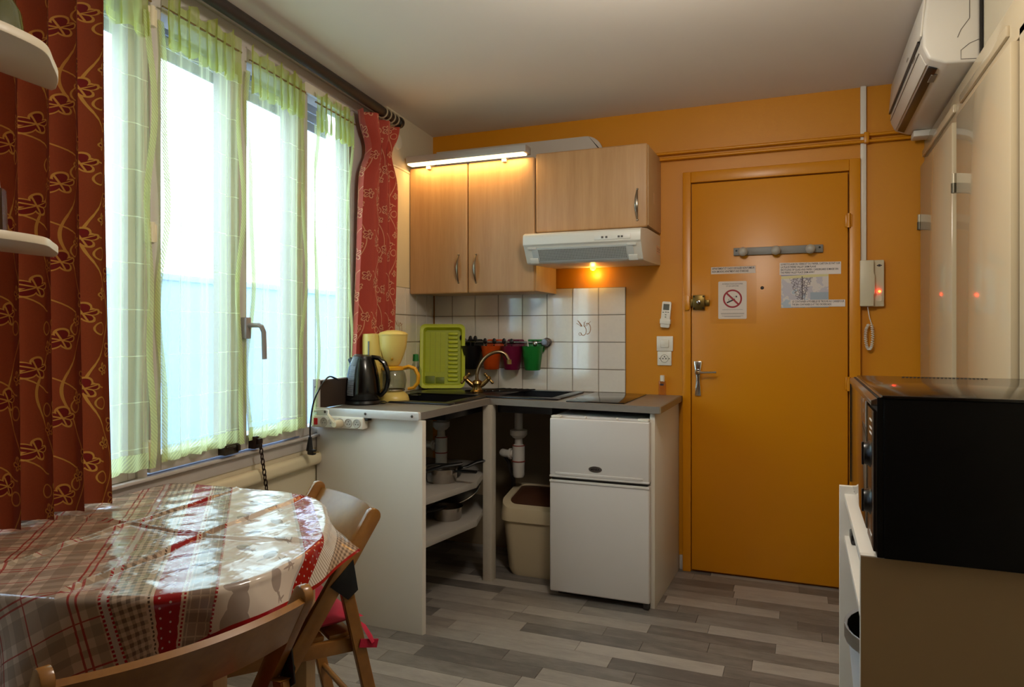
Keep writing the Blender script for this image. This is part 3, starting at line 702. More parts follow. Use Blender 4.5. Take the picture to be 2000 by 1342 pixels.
ex_ = bmesh.ops.extrude_face_region(g.bm, geom=g.bm.faces[:])['geom']
for v in ex_:
    if isinstance(v, bmesh.types.BMVert): v.co.z = .884
bmesh.ops.recalc_face_normals(g.bm, faces=g.bm.faces[:]); g.done('top', WT, wt, False)
g = G(); g.prism([(-1.952, .887), (-1.448, .887), (-1.443, .892), (-1.443, .917), (-1.448, .922), (-1.952, .922)], 'y', 2.532, 2.550, .002); g.done('edge_strip', mat('white_metal_strip', '#dcdad8', .3, .2), wt)
g = G()
for x in (-1.905, -1.70, -1.475): g.ball((x, 2.531, .905), .006, 8, (1, .4, 1))
g.done('screw_heads', mat('screw_grey', '#5a5550', .4, .6), wt)
G().box(-.585, -.580, 3.18, YB-.012, .885, .914).done('end_strip', mat('brown_edge', '#8a7355', .45), wt, False)
g = G().box(-1.975, -1.942, 2.536, 2.550, .90, 1.045, .003).box(-1.965, -1.952, 2.55, 2.80, .915, 1.04); u = g.done('upstand', mat('upstand_white', '#cfccca', .35, .2), wt)
G().box(-1.952, -1.946, 2.55, 2.79, .916, 1.036).done('upstand_panel', mat('dark_brown_panel', '#3a2f28', .45), wt, False)
g = G()
for z in (.93, 1.01): g.ball((-1.958, 2.535, z), .005, 8, (1, .4, 1))
g.done('upstand_screws', mat('screw_grey', '#5a5550'), wt)

tag(G().prism([(-1.975, 2.566), (-1.446, 2.566), (-1.440, 2.586), (-1.975, 2.586)], 'z', 0, .883, .001).done('counter_end_panel', WHITE, None), 'large white end panel of the counter behind the folding chair', 'panel')
sp_ = G().prism([(-.634, 3.205), (-.612, 3.205), (-.597, YB-.016), (-.618, YB-.016)], 'z', 0, .884, .001); tag(sp_.done('counter_side_panel', WHITE), 'white side panel of the counter right of the fridge', 'panel')
tag(G().box(-1.482, -1.435, 3.245, 3.30, 0, .883, .001).done('counter_post', mat('worn_white_wood', '#bdb4a6', .5, var=.12, vs=20)), 'white wooden post holding up the inner corner of the worktop', 'post')
SHL = mat('grey_shelf', '#97918a', .5, var=.08)
for z, lab in ((.508, 'upper grey shelf under the counter left of the post holding pans'), (.325, 'lower grey shelf under the counter left of the post holding pans')):
    tag(G().prism([(-1.93, 2.588), (-1.50, 2.588), (-1.43, 3.06), (-1.483, 3.245), (-1.60, 3.55), (-1.985, 3.55)], 'z', z, z+.03, .002).done('counter_shelf', SHL), lab, 'shelf')

# sink
SK = mat('black_composite', '#17161a', .28, var=.25, vs=120)
si = thing('corner_sink', 'black double bowl corner sink set in the worktop', 'sink', (-1.6, 3.4, .9))
g = G()
outl = [(-1.955, 2.87), (-1.49, 2.90), (-1.478, 3.30), (-1.10, 3.265), (-1.10, 3.735), (-1.97, 3.735), (-1.965, 3.3)]
def frame_with_holes(outer, holes, z0, z1):
    # rim made of boxes around each bowl
    pass
g.box(-1.955, -1.48, 2.88, 2.935, .9145, .924, .003); g.box(-1.955, -1.905, 2.935, 3.33, .9145, .924, .003); g.box(-1.535, -1.48, 2.935, 3.33, .9145, .924, .003)
g.box(-1.955, -1.485, 3.33, 3.735, .9145, .924, .003); g.box(-1.485, -1.10, 3.285, 3.335, .9145, .924, .003); g.box(-1.485, -1.43, 3.335, 3.735, .9145, .924, .003); g.box(-1.15, -1.10, 3.335, 3.735, .9145, .924, .003); g.box(-1.43, -1.15, 3.69, 3.735, .9145, .924, .003)
g.done('rim', SK, si)
def bowl(x0, x1, y0, y1, zb):
    g = G(); t = .006
    g.box(x0-t, x0, y0-t, y1+t, zb, .922); g.box(x1, x1+t, y0-t, y1+t, zb, .922); g.box(x0, x1, y0-t, y0, zb, .922); g.box(x0, x1, y1, y1+t, zb, .922); g.box(x0-t, x1+t, y0-t, y1+t, zb-t, zb)
    g.lathe([(0, .002), (.03, .002), (.035, 0)], ((x0+x1)/2, (y0+y1)/2, zb), 18); return g.done('bowl', SK, si, False)
bowl(-1.905, -1.535, 2.935, 3.33, .845); bowl(-1.43, -1.15, 3.335, 3.69, .845)
for k in range(6): G().bar((-1.70+.036*k, 3.50+.01*k, .926), (-1.56+.036*k, 3.715, .926), .012, .006, bev=.002).done('drainer_ridge', SK, si)
# faucet
fa = thing('kitchen_faucet', 'antique brass mixer tap with swan neck and cross handles on the corner sink', 'faucet', (-1.61, 3.46, .924))
fx, fy, fz = -1.612, 3.455, .924
g = G().lathe([(.034, 0), (.036, .008), (.026, .016), (.022, .035), (.028, .05), (.024, .062), (.013, .068), (.0, .07)], (fx, fy, fz), 20)
for s_ in (-1, 1): g.tube([(fx, fy, fz+.03), (fx+s_*.028, fy+s_*.012, fz+.045), (fx+s_*.052, fy+s_*.021, fz+.068)], [.016, .014, .012], 10)
g.done('body', BRASS, fa)
r = Vector((.93, .37, 0)).normalized()
sp2 = [(0, .065), (0, .10), (.015, .145), (.045, .188), (.085, .213), (.122, .218), (.15, .205), (.168, .175), (.172, .165)]
pts = [Vector((fx, fy, fz))+r*p.x+Vector((0, 0, p.y)) for p in cr(sp2, 5)]
G().tube(pts, .0095, 10).done('spout', mat('brass_pale', '#a8967a', .25, 1, var=.08), fa)
g = G(); e = pts[-1]; g.tube([e+Vector((0, 0, .012)), e-Vector((0, 0, .012))], .0135, 10); g.done('nozzle', BRASS, fa)
for s_ in (-1, 1):
    c = Vector((fx+s_*.058, fy+s_*.023, fz+.076)); ax = Vector((s_*.8, s_*.3, .75)).normalized(); g = G()
    u = ax.cross(Vector((0, 0, 1))).normalized(); v = ax.cross(u)
    g.ball(c, .014, 10)
    for q in (u, v, -u, -v): g.tube([c, c+q*.027], [.006, .0075], 8).ball(c+q*.029, .009, 8)
    g.done('cross_handle', BRASS, fa)
# hob
hb = thing('ceramic_hob', 'black glass two-zone hob at the right end of the worktop', 'hob', (-.9, 3.5, .915))
G().box(-1.045, -.760, 3.242, 3.752, .9152, .9205, .002).done('glass', BLACKG, hb)


# fridge
fr_ = thing('fridge', 'white two-door undercounter fridge freezer', 'fridge', (-.865, 3.4, 0))
FW = mat('fridge_enamel', '#cfc8c3', .32, var=.02, bmp=.05, bs=250)
FX0, FX1, FY = -1.100, -.628, 3.165
G().box(FX0+.004, FX1-.004, FY+.045, 3.70, .03, .852, .004).done('body', FW, fr_)
fd = G().box(FX0, FX1, FY, FY+.042, .568, .846, .008, 3).done('freezer_door', FW, fr_)
rd = G().box(FX0, FX1, FY, FY+.042, .03, .556, .008, 3).done('fridge_door', FW, fr_)
g = G(); g.prism([(FX0+.03, .585), (FX0+.05, .578), (FX1-.05, .578), (FX1-.03, .585), (FX1-.03, .592), (FX0+.03, .592)], 'y', FY-.004, FY+.002, .001); g.box(FX0, FX1, FY-.004, FY+.004, .568, .578, .003); g.done('grip_rail', FW, fd)
g = G(); g.box(FX0, FX1, FY-.004, FY+.004, .544, .556, .003); g.done('grip_rail', FW, rd)
G().box(FX0+.01, FX1-.01, FY+.006, FY+.04, .556, .568).done('door_gasket', mat('gasket_dark', '#1c1715', .6), fr_, False)
G().lathe([(0, .003), (.9, .003), (1, 0)], (-.878, FY, .617), 28, RB @ Matrix.Diagonal((.032, .0145, 1, 1))).done('logo_badge', mat('badge_grey', '#6e6864', .3, .6), fd)
text('MINEA', .014, onback(-.878, FY-.0035, .6235), 'lettering', mat('badge_ink', '#120c0a', .4, var=0), fd, 'CENTER', .042, .0003)
g = G().box(FX1-.05, FX1-.005, FY+.005, FY+.04, .846, .858, .003).box(FX0+.005, FX0+.05, FY+.005, FY+.04, .846, .856, .003)
for x in (-1.05, -.93, -.78, -.68): g.ball((x, FY+.02, .852), .006, 8)
g.done('top_hinge', WHITEP, fr_)
G().box(FX1-.03, FX1-.005, FY+.005, FY+.05, .004, .03, .002).box(FX0+.02, FX1-.02, FY+.07, FY+.10, 0, .034).done('plinth_foot', mat('plinth_dark', '#2a2522', .6), fr_)

# waste bin
bn = thing('waste_bin', 'beige swing lid waste bin between the post and the fridge', 'bin', (-1.255, 3.50, 0))
BG = mat('beige_plastic', '#c5b596', .45, var=.04); cx, cy = -1.268, 3.50
def rr(x0, x1, y0, y1, r, n=6):
    pts = []
    for a, b2, t0 in ((x1-r, y1-r, 0), (x0+r, y1-r, pi/2), (x0+r, y0+r, pi), (x1-r, y0+r, 1.5*pi)):
        for i in range(n+1): q = t0+pi/2*i/n; pts.append((a+r*cos(q), b2+r*sin(q)))
    return pts
def loft(g, secs):
    R = [[g.bm.verts.new((x, y, z if not callable(z) else z(x, y))) for x, y in pts] for pts, z in secs]
    n = len(R[0])
    for A, B in zip(R[:-1], R[1:]):
        for k in range(n): g.bm.faces.new((A[k], A[(k+1) % n], B[(k+1) % n], B[k]))
    return R
g = G(); R = loft(g, [(rr(cx-.135, cx+.135, cy-.115, cy+.115, .06), 0), (rr(cx-.145, cx+.145, cy-.125, cy+.125, .06), .03), (rr(cx-.168, cx+.168, cy-.148, cy+.148, .065), .285)]); g.bm.faces.new(R[0][::-1]); g.done('body', BG, bn)
lid = lambda x, y: .345+.62*(y-(cy-.16))*1.0*(1-(y-(cy-.16))/.5) 
g = G(); loft(g, [(rr(cx-.168, cx+.168, cy-.148, cy+.148, .065), .28), (rr(cx-.180, cx+.180, cy-.16, cy+.16, .07), .285), (rr(cx-.180, cx+.180, cy-.16, cy+.16, .07), lambda x, y: .325), (rr(cx-.172, cx+.172, cy-.152, cy+.152, .068), lid), (rr(cx-.135, cx+.135, cy-.122, cy+.122, .05), lid), (rr(cx-.133, cx+.133, cy-.12, cy+.12, .05), lambda x, y: lid(x, y)-.012)]); g.done('rim', mat('beige_plastic', '#c5b596'), bn)
g = G(); R = loft(g, [(rr(cx-.134, cx+.134, cy-.121, cy+.121, .05), lambda x, y: lid(x, y)-.008), (rr(cx-.05, cx+.05, cy-.05, cy+.05, .03), lambda x, y: lid(x, y)+.002)]); g.bm.faces.new(R[-1]); g.done('swing_flap', mat('brown_plastic', '#4a2c1c', .4, var=.1), bn)

# siphons
SW = mat('white_pvc', '#c9c2ba', .4)
for (x, y, z, lab) in ((-1.39, 3.50, .48, 'white plastic sink trap hanging to the right of the post'), (-1.80, 3.40, .515, 'white plastic sink trap behind the saucepan handles left of the post')):
    t = thing('sink_trap', lab, 'pipe', (x, y, z+.0))
    zt = .838 if x > -1.5 else .838
    g = G().lathe([(0, 0), (.026, 0), (.031, .012), (.033, .11), (.033, .165), (.022, .175), (.020, .205), (.03, .208), (.046, .225), (.046, .25), (.022, .255), (.022, zt-z)], (x, y, z), 18); g.done('bottle', SW, t)
    G().tube([(x-.03, y, z+.12), (x-.075, y, z+.12), (x-.10, y+.02, z+.12)], .021, 12).tube([(x-.04, y, z+.12), (x-.052, y, z+.12)], .029, 14).done('outlet', SW, t)
    G().ring((x, y, z+.085), .0335, .003, 'z', 20, 6).ring((x, y, z+.168), .032, .003, 'z', 20, 6).done('seal', mat('red_seal', '#8a2a20', .5), t)
t = thing('drain_hose', 'dark grey hose under the sink behind the waste bin', 'hose', (-1.46, 3.6, .1))
G().tube([(-1.49, 3.52, .60), (-1.46, 3.53, .55), (-1.44, 3.55, .45), (-1.46, 3.6, .30), (-1.47, 3.62, .02)], .011, 8).done('hose', mat('hose_grey', '#2c2724', .5), t)

# pans under the counter
PANB = mat('pan_black', '#0c0c0d', .35, var=.1); INOX = mat('stainless', '#b5aea6', .22, 1, var=.05)
def pan(label, x, y, z, r, h, ang, hl, steel=True, tilt=0, up=0.03):
    t = thing('saucepan' if h > .06 else 'frying_pan', label, 'pan', (x, y, z))
    M = Matrix.Translation((x, y, z)) @ Matrix.Rotation(tilt, 4, 'X')
    G(M).lathe([(0, 0), (r*.86, 0), (r*.95, .008), (r, h), (r+.005, h+.002), (r-.003, h-.002), (r*.92, .01), (0, .006)], (0, 0, 0), 28).done('pan_body', INOX if steel else PANB, t)
    d = Vector((cos(ang), sin(ang), 0)); a = d*r+Vector((0, 0, h*.85))
    G(M).tube([a, a+d*.03+Vector((0, 0, .006)), a+d*hl*.5+Vector((0, 0, up*.7)), a+d*hl+Vector((0, 0, up))], [.007, .010, .013, .010], 10, sx=1.2, sy=.7).done('handle', PANB, t)
    return t
US, LS = .538, .355
pan('small stainless saucepan on the upper counter shelf next to the end panel', -1.66, 2.80, US, .085, .09, .55, .17, True, 0, .03)
pan('black frying pan at the back of the upper counter shelf', -1.66, 3.10, US, .12, .04, .7, .15, False, 0, .035)
pan('stainless saucepan in front of the trap on the upper counter shelf', -1.585, 3.0, US, .075, .065, -.15, .12, True, 0, .01)
pan('stainless saucepan on the lower counter shelf next to the end panel', -1.66, 2.78, LS, .09, .07, 1.1, .14, True, 0, .01)
pan('stainless bowl shaped pan on the lower counter shelf under the tilted frying pan', -1.57, 3.03, LS, .07, .06, -2.2, .10, True, 0, -.01)
t = thing('frying_pan', 'large black frying pan propped up tilted on the lower counter shelf', 'pan', (-1.62, 3.22, LS))
M = Matrix.Translation((-1.615, 3.21, LS+.10)) @ Matrix.Rotation(.45, 4, 'X') @ Matrix.Rotation(-.12, 4, 'Y')
G(M).lathe([(0, .03), (.10, .03), (.125, .0), (.129, .001), (.105, .035), (0, .035)], (0, 0, 0), 30).done('pan_body', PANB, t); G(M).ring((0, 0, 0), .128, .0028, 'z', 40, 6).done('metal_rim', INOX, t)
G(M).tube([(-.05, -.11, 0), (-.08, -.18, .006), (-.10, -.25, -.02)], [.008, .011, .009], 8).done('handle', PANB, t)

# ------------------------------------------------------------------ things on the worktop
ZT = .915
kt = thing('electric_kettle', 'glossy black electric kettle standing at the front of the worktop', 'kettle', (-1.905, 2.795, ZT))
kx, ky = -1.893, 2.80; hdv = Vector((.93, .37, 0))                      # handle towards the right
KB = mat('kettle_black', '#070708', .17, var=.05)
G().lathe([(0, 0), (.082, 0), (.085, .006), (.082, .018), (.07, .022), (0, .022)], (kx, ky, ZT), 28).done('base', BLACK, kt)
G().lathe([(0, .022), (.077, .022), (.080, .03), (.081, .06), (.077, .11), (.068, .16), (.056, .20), (.05, .212), (0, .212)], (kx, ky, ZT), 32).done('body', KB, kt)
G().lathe([(.05, .212), (.046, .222), (.03, .228), (0, .23)], (kx, ky, ZT), 24).ball((kx-.02, ky-.008, ZT+.226), .012, 10, (2, 1, .5)).done('lid', BLACK, kt)
P = lambda a, z: Vector((kx, ky, ZT))+hdv*a+Vector((0, 0, z))
G().tube([P(.04, .218), P(.075, .213), P(.10, .19), P(.115, .15), P(.117, .11), P(.108, .065), P(.085, .04), P(.07, .036)], [.012, .014, .014, .014, .014, .013, .012, .010], 10, sx=1.2, sy=.85).done('handle', KB, kt)
G().tube([P(-.035, .19), P(-.055, .203), P(-.064, .211)], [.022, .016, .009], 10).done('spout', KB, kt)
g = G()                                                                # water gauge with dotted grid
for i in range(26):
    for j in range(7):
        a = -2.02+.075*j; z = .045+.0052*i; q = np.interp(z, [.03, .06, .11, .16, .2], [.080, .081, .077, .068, .056])
        g.box(-.0022, .0022, -.0006, .0006, -.0016, .0016, M=Matrix.Translation((kx+q*cos(a), ky+q*sin(a), ZT+z)) @ Matrix.Rotation(a+pi/2, 4, 'Z'))
g.done('gauge_dots', mat('gauge_grey', '#8c8f98', .3), kt, False, kind='stuff')
g = G().tube([P(.06, .008), P(.10, .012), P(.115, .006), P(.10, .003), P(.05, .003)], .003, 6)
g.tube(cr([(-1.955, 2.77, ZT+.03, ), (-1.95, 2.70, 1.02), (-1.945, 2.65, 1.044), (-1.932, 2.586, 1.049), (-1.921, 2.51, 1.0), (-1.914, 2.463, .943), (-1.910, 2.439, .859), (-1.908, 2.436, .80)], 5), .0038, 7); g.done('power_cord', BLACK, kt)
g = G().tube([(-1.908, 2.436, .81), (-1.910, 2.435, .775), (-1.910, 2.434, .752)], [.007, .012, .015], 8); g.box(-1.915, -1.882, 2.422, 2.446, .735, .758, .006); g.done('plug', BLACK, kt)
g = G()
for dy in (-.007, .007): g.tube([(-1.884, 2.434+dy, .747), (-1.868, 2.434+dy, .748)], .0022, 6)
g.done('plug_pins', BRASS, kt)

cm = thing('coffee_maker', 'pale yellow filter coffee maker behind the black kettle', 'coffee maker', (-1.85, 2.95, ZT))
YL = mat('yellow_plastic', '#dcc06a', .33, var=.03); YL2 = mat('orange_yellow_plastic', '#d99a1c', .33, var=.03)
bx, by = -1.826, 2.955
G().lathe([(0, 0), (.076, 0), (.079, .008), (.072, .03), (.055, .045), (.05, .048), (0, .048)], (bx, by, ZT), 28).done('base', YL, cm)
g = G(); g.lathe([(0, 0), (.052, 0), (.052, .31), (.05, .325), (0, .328)], (bx-.094, by-.035, ZT), 24, sx=.9, sy=1.0); g.box(bx-.11, bx-.03, by-.02, by+.045, ZT, ZT+.04, .006); g.done('water_tank', YL, cm)
G().box(bx-.062, bx-.040, by-.045, by-.0, ZT+.18, ZT+.325, .006).done('tank_bridge', YL, cm)
G().lathe([(0, .172), (.026, .172), (.034, .18), (.05, .215), (.064, .26), (.069, .305), (.069, .318), (0, .318)], (bx, by, ZT), 30).done('filter_basket', YL, cm)
G().lathe([(.071, .318), (.072, .324), (.06, .334), (.03, .342), (0, .344)], (bx, by, ZT), 30).done('lid', YL, cm)
G().box(bx-.085, bx-.079, by-.088, by-.084, ZT+.17, ZT+.29).done('water_gauge', mat('gauge_slot', '#6c6e70', .3), cm, False)
G().ball((bx+.02, by-.042, ZT+.206), .007, 8).done('drip_knob', mat('amber_knob', '#b08418', .4), cm)
cf = thing('coffee_jug', 'glass coffee jug with orange handle standing in the yellow coffee maker', 'jug', (bx, by, ZT+.048))
G().lathe([(0, .049), (.05, .049), (.06, .065), (.066, .10), (.06, .135), (.05, .152), (.047, .152), (.057, .134), (.063, .10), (.057, .067), (.047, .053), (0, .053)], (bx, by, ZT), 30).done('glass_body', GLASS, cf)
G().lathe([(.05, .15), (.053, .152), (.053, .163), (.04, .170), (0, .171)], (bx, by, ZT), 28).done('collar_lid', YL2, cf)
P2 = lambda a, z: Vector((bx, by, ZT))+hdv*a+Vector((0, 0, z))
G().tube([P2(.045, .160), P2(.075, .168), P2(.105, .158), P2(.122, .125), P2(.120, .09), P2(.10, .065), P2(.072, .060)], [.010, .012, .012, .012, .012, .011, .009], 10, sx=1.3, sy=.8).done('handle', YL2, cf)
G().ring((bx, by, ZT+.056), .054, .004, 'z', 28, 6).done('steel_band', INOX, cf)
bt = thing('soap_bottle', 'small bottle with green cap half hidden behind the coffee maker', 'bottle', (-1.835, 3.22, ZT))
G().lathe([(0, 0), (.028, 0), (.03, .01), (.03, .13), (.015, .165), (.012, .175), (0, .175)], (-1.845, 3.205, ZT+.009), 18).done('body', glass_mat('pale_bottle', (.8, .85, .8, 1)), bt); G().lathe([(0, .175), (.016, .175), (.014, .21), (0, .212)], (-1.845, 3.205, ZT+.009), 14).done('cap', mat('green_cap', '#1f7a35', .4), bt)
gb = thing('hand_gel_bottle', 'small clear bottle with white cap at the right end of the worktop', 'bottle', (-.68, 3.77, ZT))
G().rprism(-.700, -.661, 3.755, 3.785, .01, 'z', ZT, ZT+.075, 5, .004).done('body', glass_mat('pink_gel', (.95, .82, .74, 1)), gb); G().lathe([(0, .074), (.012, .074), (.012, .105), (0, .106)], (-.6805, 3.77, ZT), 16).done('cap', WHITEP, gb)
G().box(-.69, -.671, 3.7535, 3.7555, ZT+.052, ZT+.062).done('label_print', INK, gb, False)

# dish rack leaning in the corner
dkM = Matrix.Translation((-1.90, 3.60, .927)) @ Matrix.Rotation(radians(24), 4, 'Z') @ Matrix.Rotation(radians(-9), 4, 'X')
dk = thing('dish_rack', 'lime green plastic dish rack standing upright against the tiled corner', 'dish rack', (-1.90, 3.60, .927))
LG = mat('lime_plastic', '#c4cf2c', .38, var=.04)
Wd, Hh = .130, .372
g = G(dkM)
def rrz(w2, h0, h1, r): return [(a, b2) for a, b2 in rr(-w2, w2, h0, h1, r, 6)]
secs = [(rrz(Wd, 0, Hh, .03), -.004), (rrz(Wd, 0, Hh, .03), 0.004), (rrz(Wd-.016, .016, Hh-.016, .024), .006), (rrz(Wd-.024, .026, Hh-.026, .02), .045)]
R = [[g.bm.verts.new((x, yv, zz)) for x, zz in pts] for pts, yv in secs]
n = len(R[0])
for A, B in zip(R[:-1], R[1:]):
    for k in range(n): g.bm.faces.new((A[k], A[(k+1) % n], B[(k+1) % n], B[k]))
g.solid(.003)
tray = g.done('tray_rim', LG, dk)
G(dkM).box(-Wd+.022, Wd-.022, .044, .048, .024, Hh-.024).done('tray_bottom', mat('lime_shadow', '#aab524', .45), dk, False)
g = G(dkM)
for i in range(40):
    z = .10+.0058*i
    for c in range(4): x = -Wd+.028+.030*c; g.box(x, x+.025, .041, .0445, z, z+.0036, M=Matrix.Shear('XZ', 4, (0, 0)))
g.done('drain_slats', LG, dk, False)
for i in range(12):
    z = .045+.0245*i; G(dkM).bar((.03, .040, z+.006), (.088, .040, z+.006), .016, .020, up=(0, 1, 0), bev=.006).done('plate_peg', LG, dk)
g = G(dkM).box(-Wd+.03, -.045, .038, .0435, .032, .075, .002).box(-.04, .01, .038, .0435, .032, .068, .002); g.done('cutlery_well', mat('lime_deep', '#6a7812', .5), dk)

# utensil rail with cups
rl = thing('utensil_rail', 'thin dark rail with round end knobs on the wall tiles', 'rail', (-1.59, YB-.03, 1.18))
G().tube([(-1.86, YB-.04, 1.190), (-1.335, YB-.04, 1.190)], .006, 10).done('bar', STEEL, rl)
for x in (-1.86, -1.330): G().lathe([(0, .062), (.018, .060), (.022, .05), (.022, .022), (.026, .018), (.026, 0)], (x, YB-.0115, 1.190), 20, RB).done('end_knob', mat('knob_metal', '#6d6a70', .25, .8), rl)
def cup(label, cap, x, colr, tools):
    t = thing('utensil_cup', label, 'cup', (x, YB-.095, 1.03), group=None)
    m = mat('cup_'+colr, {'black': '#0d0c0e', 'orange': '#c2490f', 'purple': '#6d0f35', 'green': '#1c7a30'}[colr], .36, var=.04)
    y = YB-.083; zb = 1.035
    g = G().lathe([(0, 0), (.040, 0), (.044, .004), (.060, .13), (.062, .134), (.058, .132), (.042, .008), (0, .006)], (x, y, zb), 28, sx=1, sy=.95); g.done('cup_body', m, t)
    g = G().rprism(x-.052, x+.052, zb+.10, zb+.172, .012, 'y', YB-.031, YB-.027, 5, .001); g.box(x-.02, x+.02, YB-.046, YB-.027, 1.197, 1.203, .002); g.done('hanging_tab', m, t)
    for i, (a, nm, lab, mm, dx, dy, hgt) in enumerate(tools):
        p = thing(nm, lab, a, (x+dx*.5, y+dy*.5, zb+.008))
        b0 = Vector((x+dx*.35, y+dy*.35, zb+.012)); b1 = Vector((x+dx, y+dy, zb+hgt+.025))
        G().tube([b0, b0.lerp(b1, .5), b0.lerp(b1, .8)], [.003, .004, .0045], 7).done('handle', mm, p)
        if nm == 'kitchen_knife': G().bar(b0.lerp(b1, .7), b1, .016, .005, bev=.002).done('blade_end', mm, p)
        else: G().ball(b0.lerp(b1, .92), .013, 10, (1, .45, 1.3)).done('bowl_end', mm, p)
KN, SP, SPT = 'kitchen_knife', 'spoon', 'spatula'
BP = mat('black_nylon', '#100e10', .4)
cup('black cup hanging first on the rail next to the green dish rack', 'cup', -1.775, 'black', [('spatula', SPT, 'black spatula leaning left out of the black rail cup', BP, -.06, -.01, .17), ('spoon', SP, 'dark spoon sticking up in the middle of the black rail cup', BP, .005, -.02, .165), ('spoon', 'ladle', 'black ladle leaning right out of the black rail cup', BP, .035, -.015, .165)])
cup('orange cup hanging second on the rail behind the tap', 'cup', -1.645, 'orange', [('spoon', SP, 'black spoon at the left in the orange rail cup', BP, -.03, -.03, .15), ('spoon', 'ladle', 'black ladle at the right in the orange rail cup', BP, .03, -.03, .15)])
cup('purple cup hanging third on the rail behind the spout of the tap', 'cup', -1.518, 'purple', [('spoon', SP, 'black spoon leaning left in the purple rail cup', BP, -.04, -.03, .15), ('spatula', SPT, 'black spatula in the middle of the purple rail cup', BP, .01, -.035, .148)])
cup('green cup hanging at the right end of the rail', 'cup', -1.395, 'green', [('knife', KN, 'pale knife handle sticking out of the green rail cup', mat('knife_white', '#d5d2cc', .3), -.028, -.01, .155), ('fork', 'fork', 'steel fork lying low in the green rail cup', INOX, .02, -.01, .135)])

# power strip
ps = thing('power_strip', 'white five-socket power strip with red switch mounted on the counter end panel', 'power strip', (-1.84, 2.55, .84))
PY = 2.566
G().box(-1.975, -1.708, PY-.042, PY, .838, .889, .006, 3).done('body', WHITEP, ps)
G().box(-1.963, -1.938, PY-.046, PY-.04, .849, .878, .002).done('red_switch', mat('switch_red', '#7c0d14', .2, var=0, emit='#ff1010', es=.05), ps)
for i in range(5):
    x = -1.905+.042*i
    G().lathe([(.0155, .001), (.0175, .003), (.0195, .001), (.0195, -.001), (.0155, -.001)], (x, PY-.042, .863), 20, RB).lathe([(0, .0005), (.0155, .0005)], (x, PY-.042, .863), 20, RB).done('socket_ring', mat('socket_shade', '#b5ada1', .45), ps)
    if i != 2:
        g = G()
        for a, b2 in ((.0, .006), (-.006, -.004), (.006, -.004)): g.ball((x+a, PY-.0425, .863+b2), .0022, 6)
        g.done('pin_holes', INK, ps)
G().box(-1.706, -1.690, PY-.03, PY, .874, .888, .003).done('hanger', BLACK, ps)
pg = thing('white_plug', 'white plug with cable plugged into the middle of the power strip', 'plug', (-1.821, 2.50, .85))
G().lathe([(0, .045), (.012, .044), (.017, .035), (.018, .02), (.018, 0)], (-1.821, PY-.042, .860), 18, RB).done('plug_body', mat('cream_plug', '#cfc1a4', .4), pg)
G().tube([(-1.823, PY-.08, .866), (-1.838, PY-.082, .883), (-1.856, PY-.078, .900)], [.009, .008, .006], 8).done('strain_relief', mat('cream_plug', '#cfc1a4'), pg)
G().tube([(-1.856, PY-.078, .900), (-1.868, PY-.06, .915), (-1.90, PY-.05, .916), (-1.955, PY-.045, .908), (-1.985, PY-.02, .90), (-1.995, PY+.03, .88)], .0035, 7).done('cable', WHITEP, pg)

# ------------------------------------------------------------------ right side: air conditioner, cupboard, oven, shelf unit
ac = thing('air_conditioner', 'white split air conditioner high on the right wall under the ceiling', 'air conditioner', (.47, 3.27, 2.15))
AW = mat('ac_white', '#d9d3c7', .35, var=.02); Y0, Y1 = 2.80, 3.765
G().prism([(.558, 2.160), (.456, 2.168), (.405, 2.19), (.387, 2.232), (.387, 2.295), (.400, 2.41), (.558, 2.41)], 'x' if False else 'y', Y0, Y1, .010, 3).done('body', AW, ac)
G().prism([(.379, 2.272), (.386, 2.272), (.400, 2.408), (.391, 2.408)], 'y', Y0+.006, Y1-.006, .003).done('front_panel', AW, ac)
G().box(.3775, .384, Y0+.05, Y1-.03, 2.2655, 2.2715).done('panel_gap', BLACK, ac, False)
def acs(a, b2, c, d2, nm, m, ya, yb2): G().prism([a, b2, c, d2], 'y', ya, yb2, .0012).done(nm, m, ac)
acs((.4045, 2.1865), (.386, 2.228), (.389, 2.230), (.408, 2.189), 'louver', AW, Y0+.06, Y1-.05)
acs((.438, 2.1685), (.412, 2.1800), (.414, 2.1850), (.441, 2.1735), 'air_slot', BLACK, Y0+.06, Y1-.05)
G().box(.382, .3845, Y0+.06, Y1-.05, 2.2305, 2.2325).done('louver_gap', BLACK, ac, False)
G().box(.470, .556, Y1-.10, Y1-.015, 2.135, 2.163, .004).done('pipe_cover', AW, ac)
G().box(.556, .5625, Y0-.012, Y1, 2.165, 2.40).done('mounting_plate', BLACK, ac, False)
g = G(); yy = Y0-.0006
for pts in ([(.525, 2.41), (.525, 2.31), (.50, 2.275), (.49, 2.25)], [(.553, 2.235), (.525, 2.225), (.50, 2.205), (.50, 2.175), (.553, 2.170)]): g.tube([(a, yy, b2) for a, b2 in pts], .0012, 5)
g.done('end_cap_seam', mat('seam_grey', '#6d675f', .6), ac)
g = G().box(.379, .3805, Y0+.12, Y0+.18, 2.238, 2.245).box(.3785, .3795, Y0+.3, Y0+.34, 2.30, 2.306).box(.43, .45, Y0+.12, Y0+.2, 2.1685, 2.1735); g.done('printed_labels', mat('label_grey', '#8b857c', .5), ac, False)

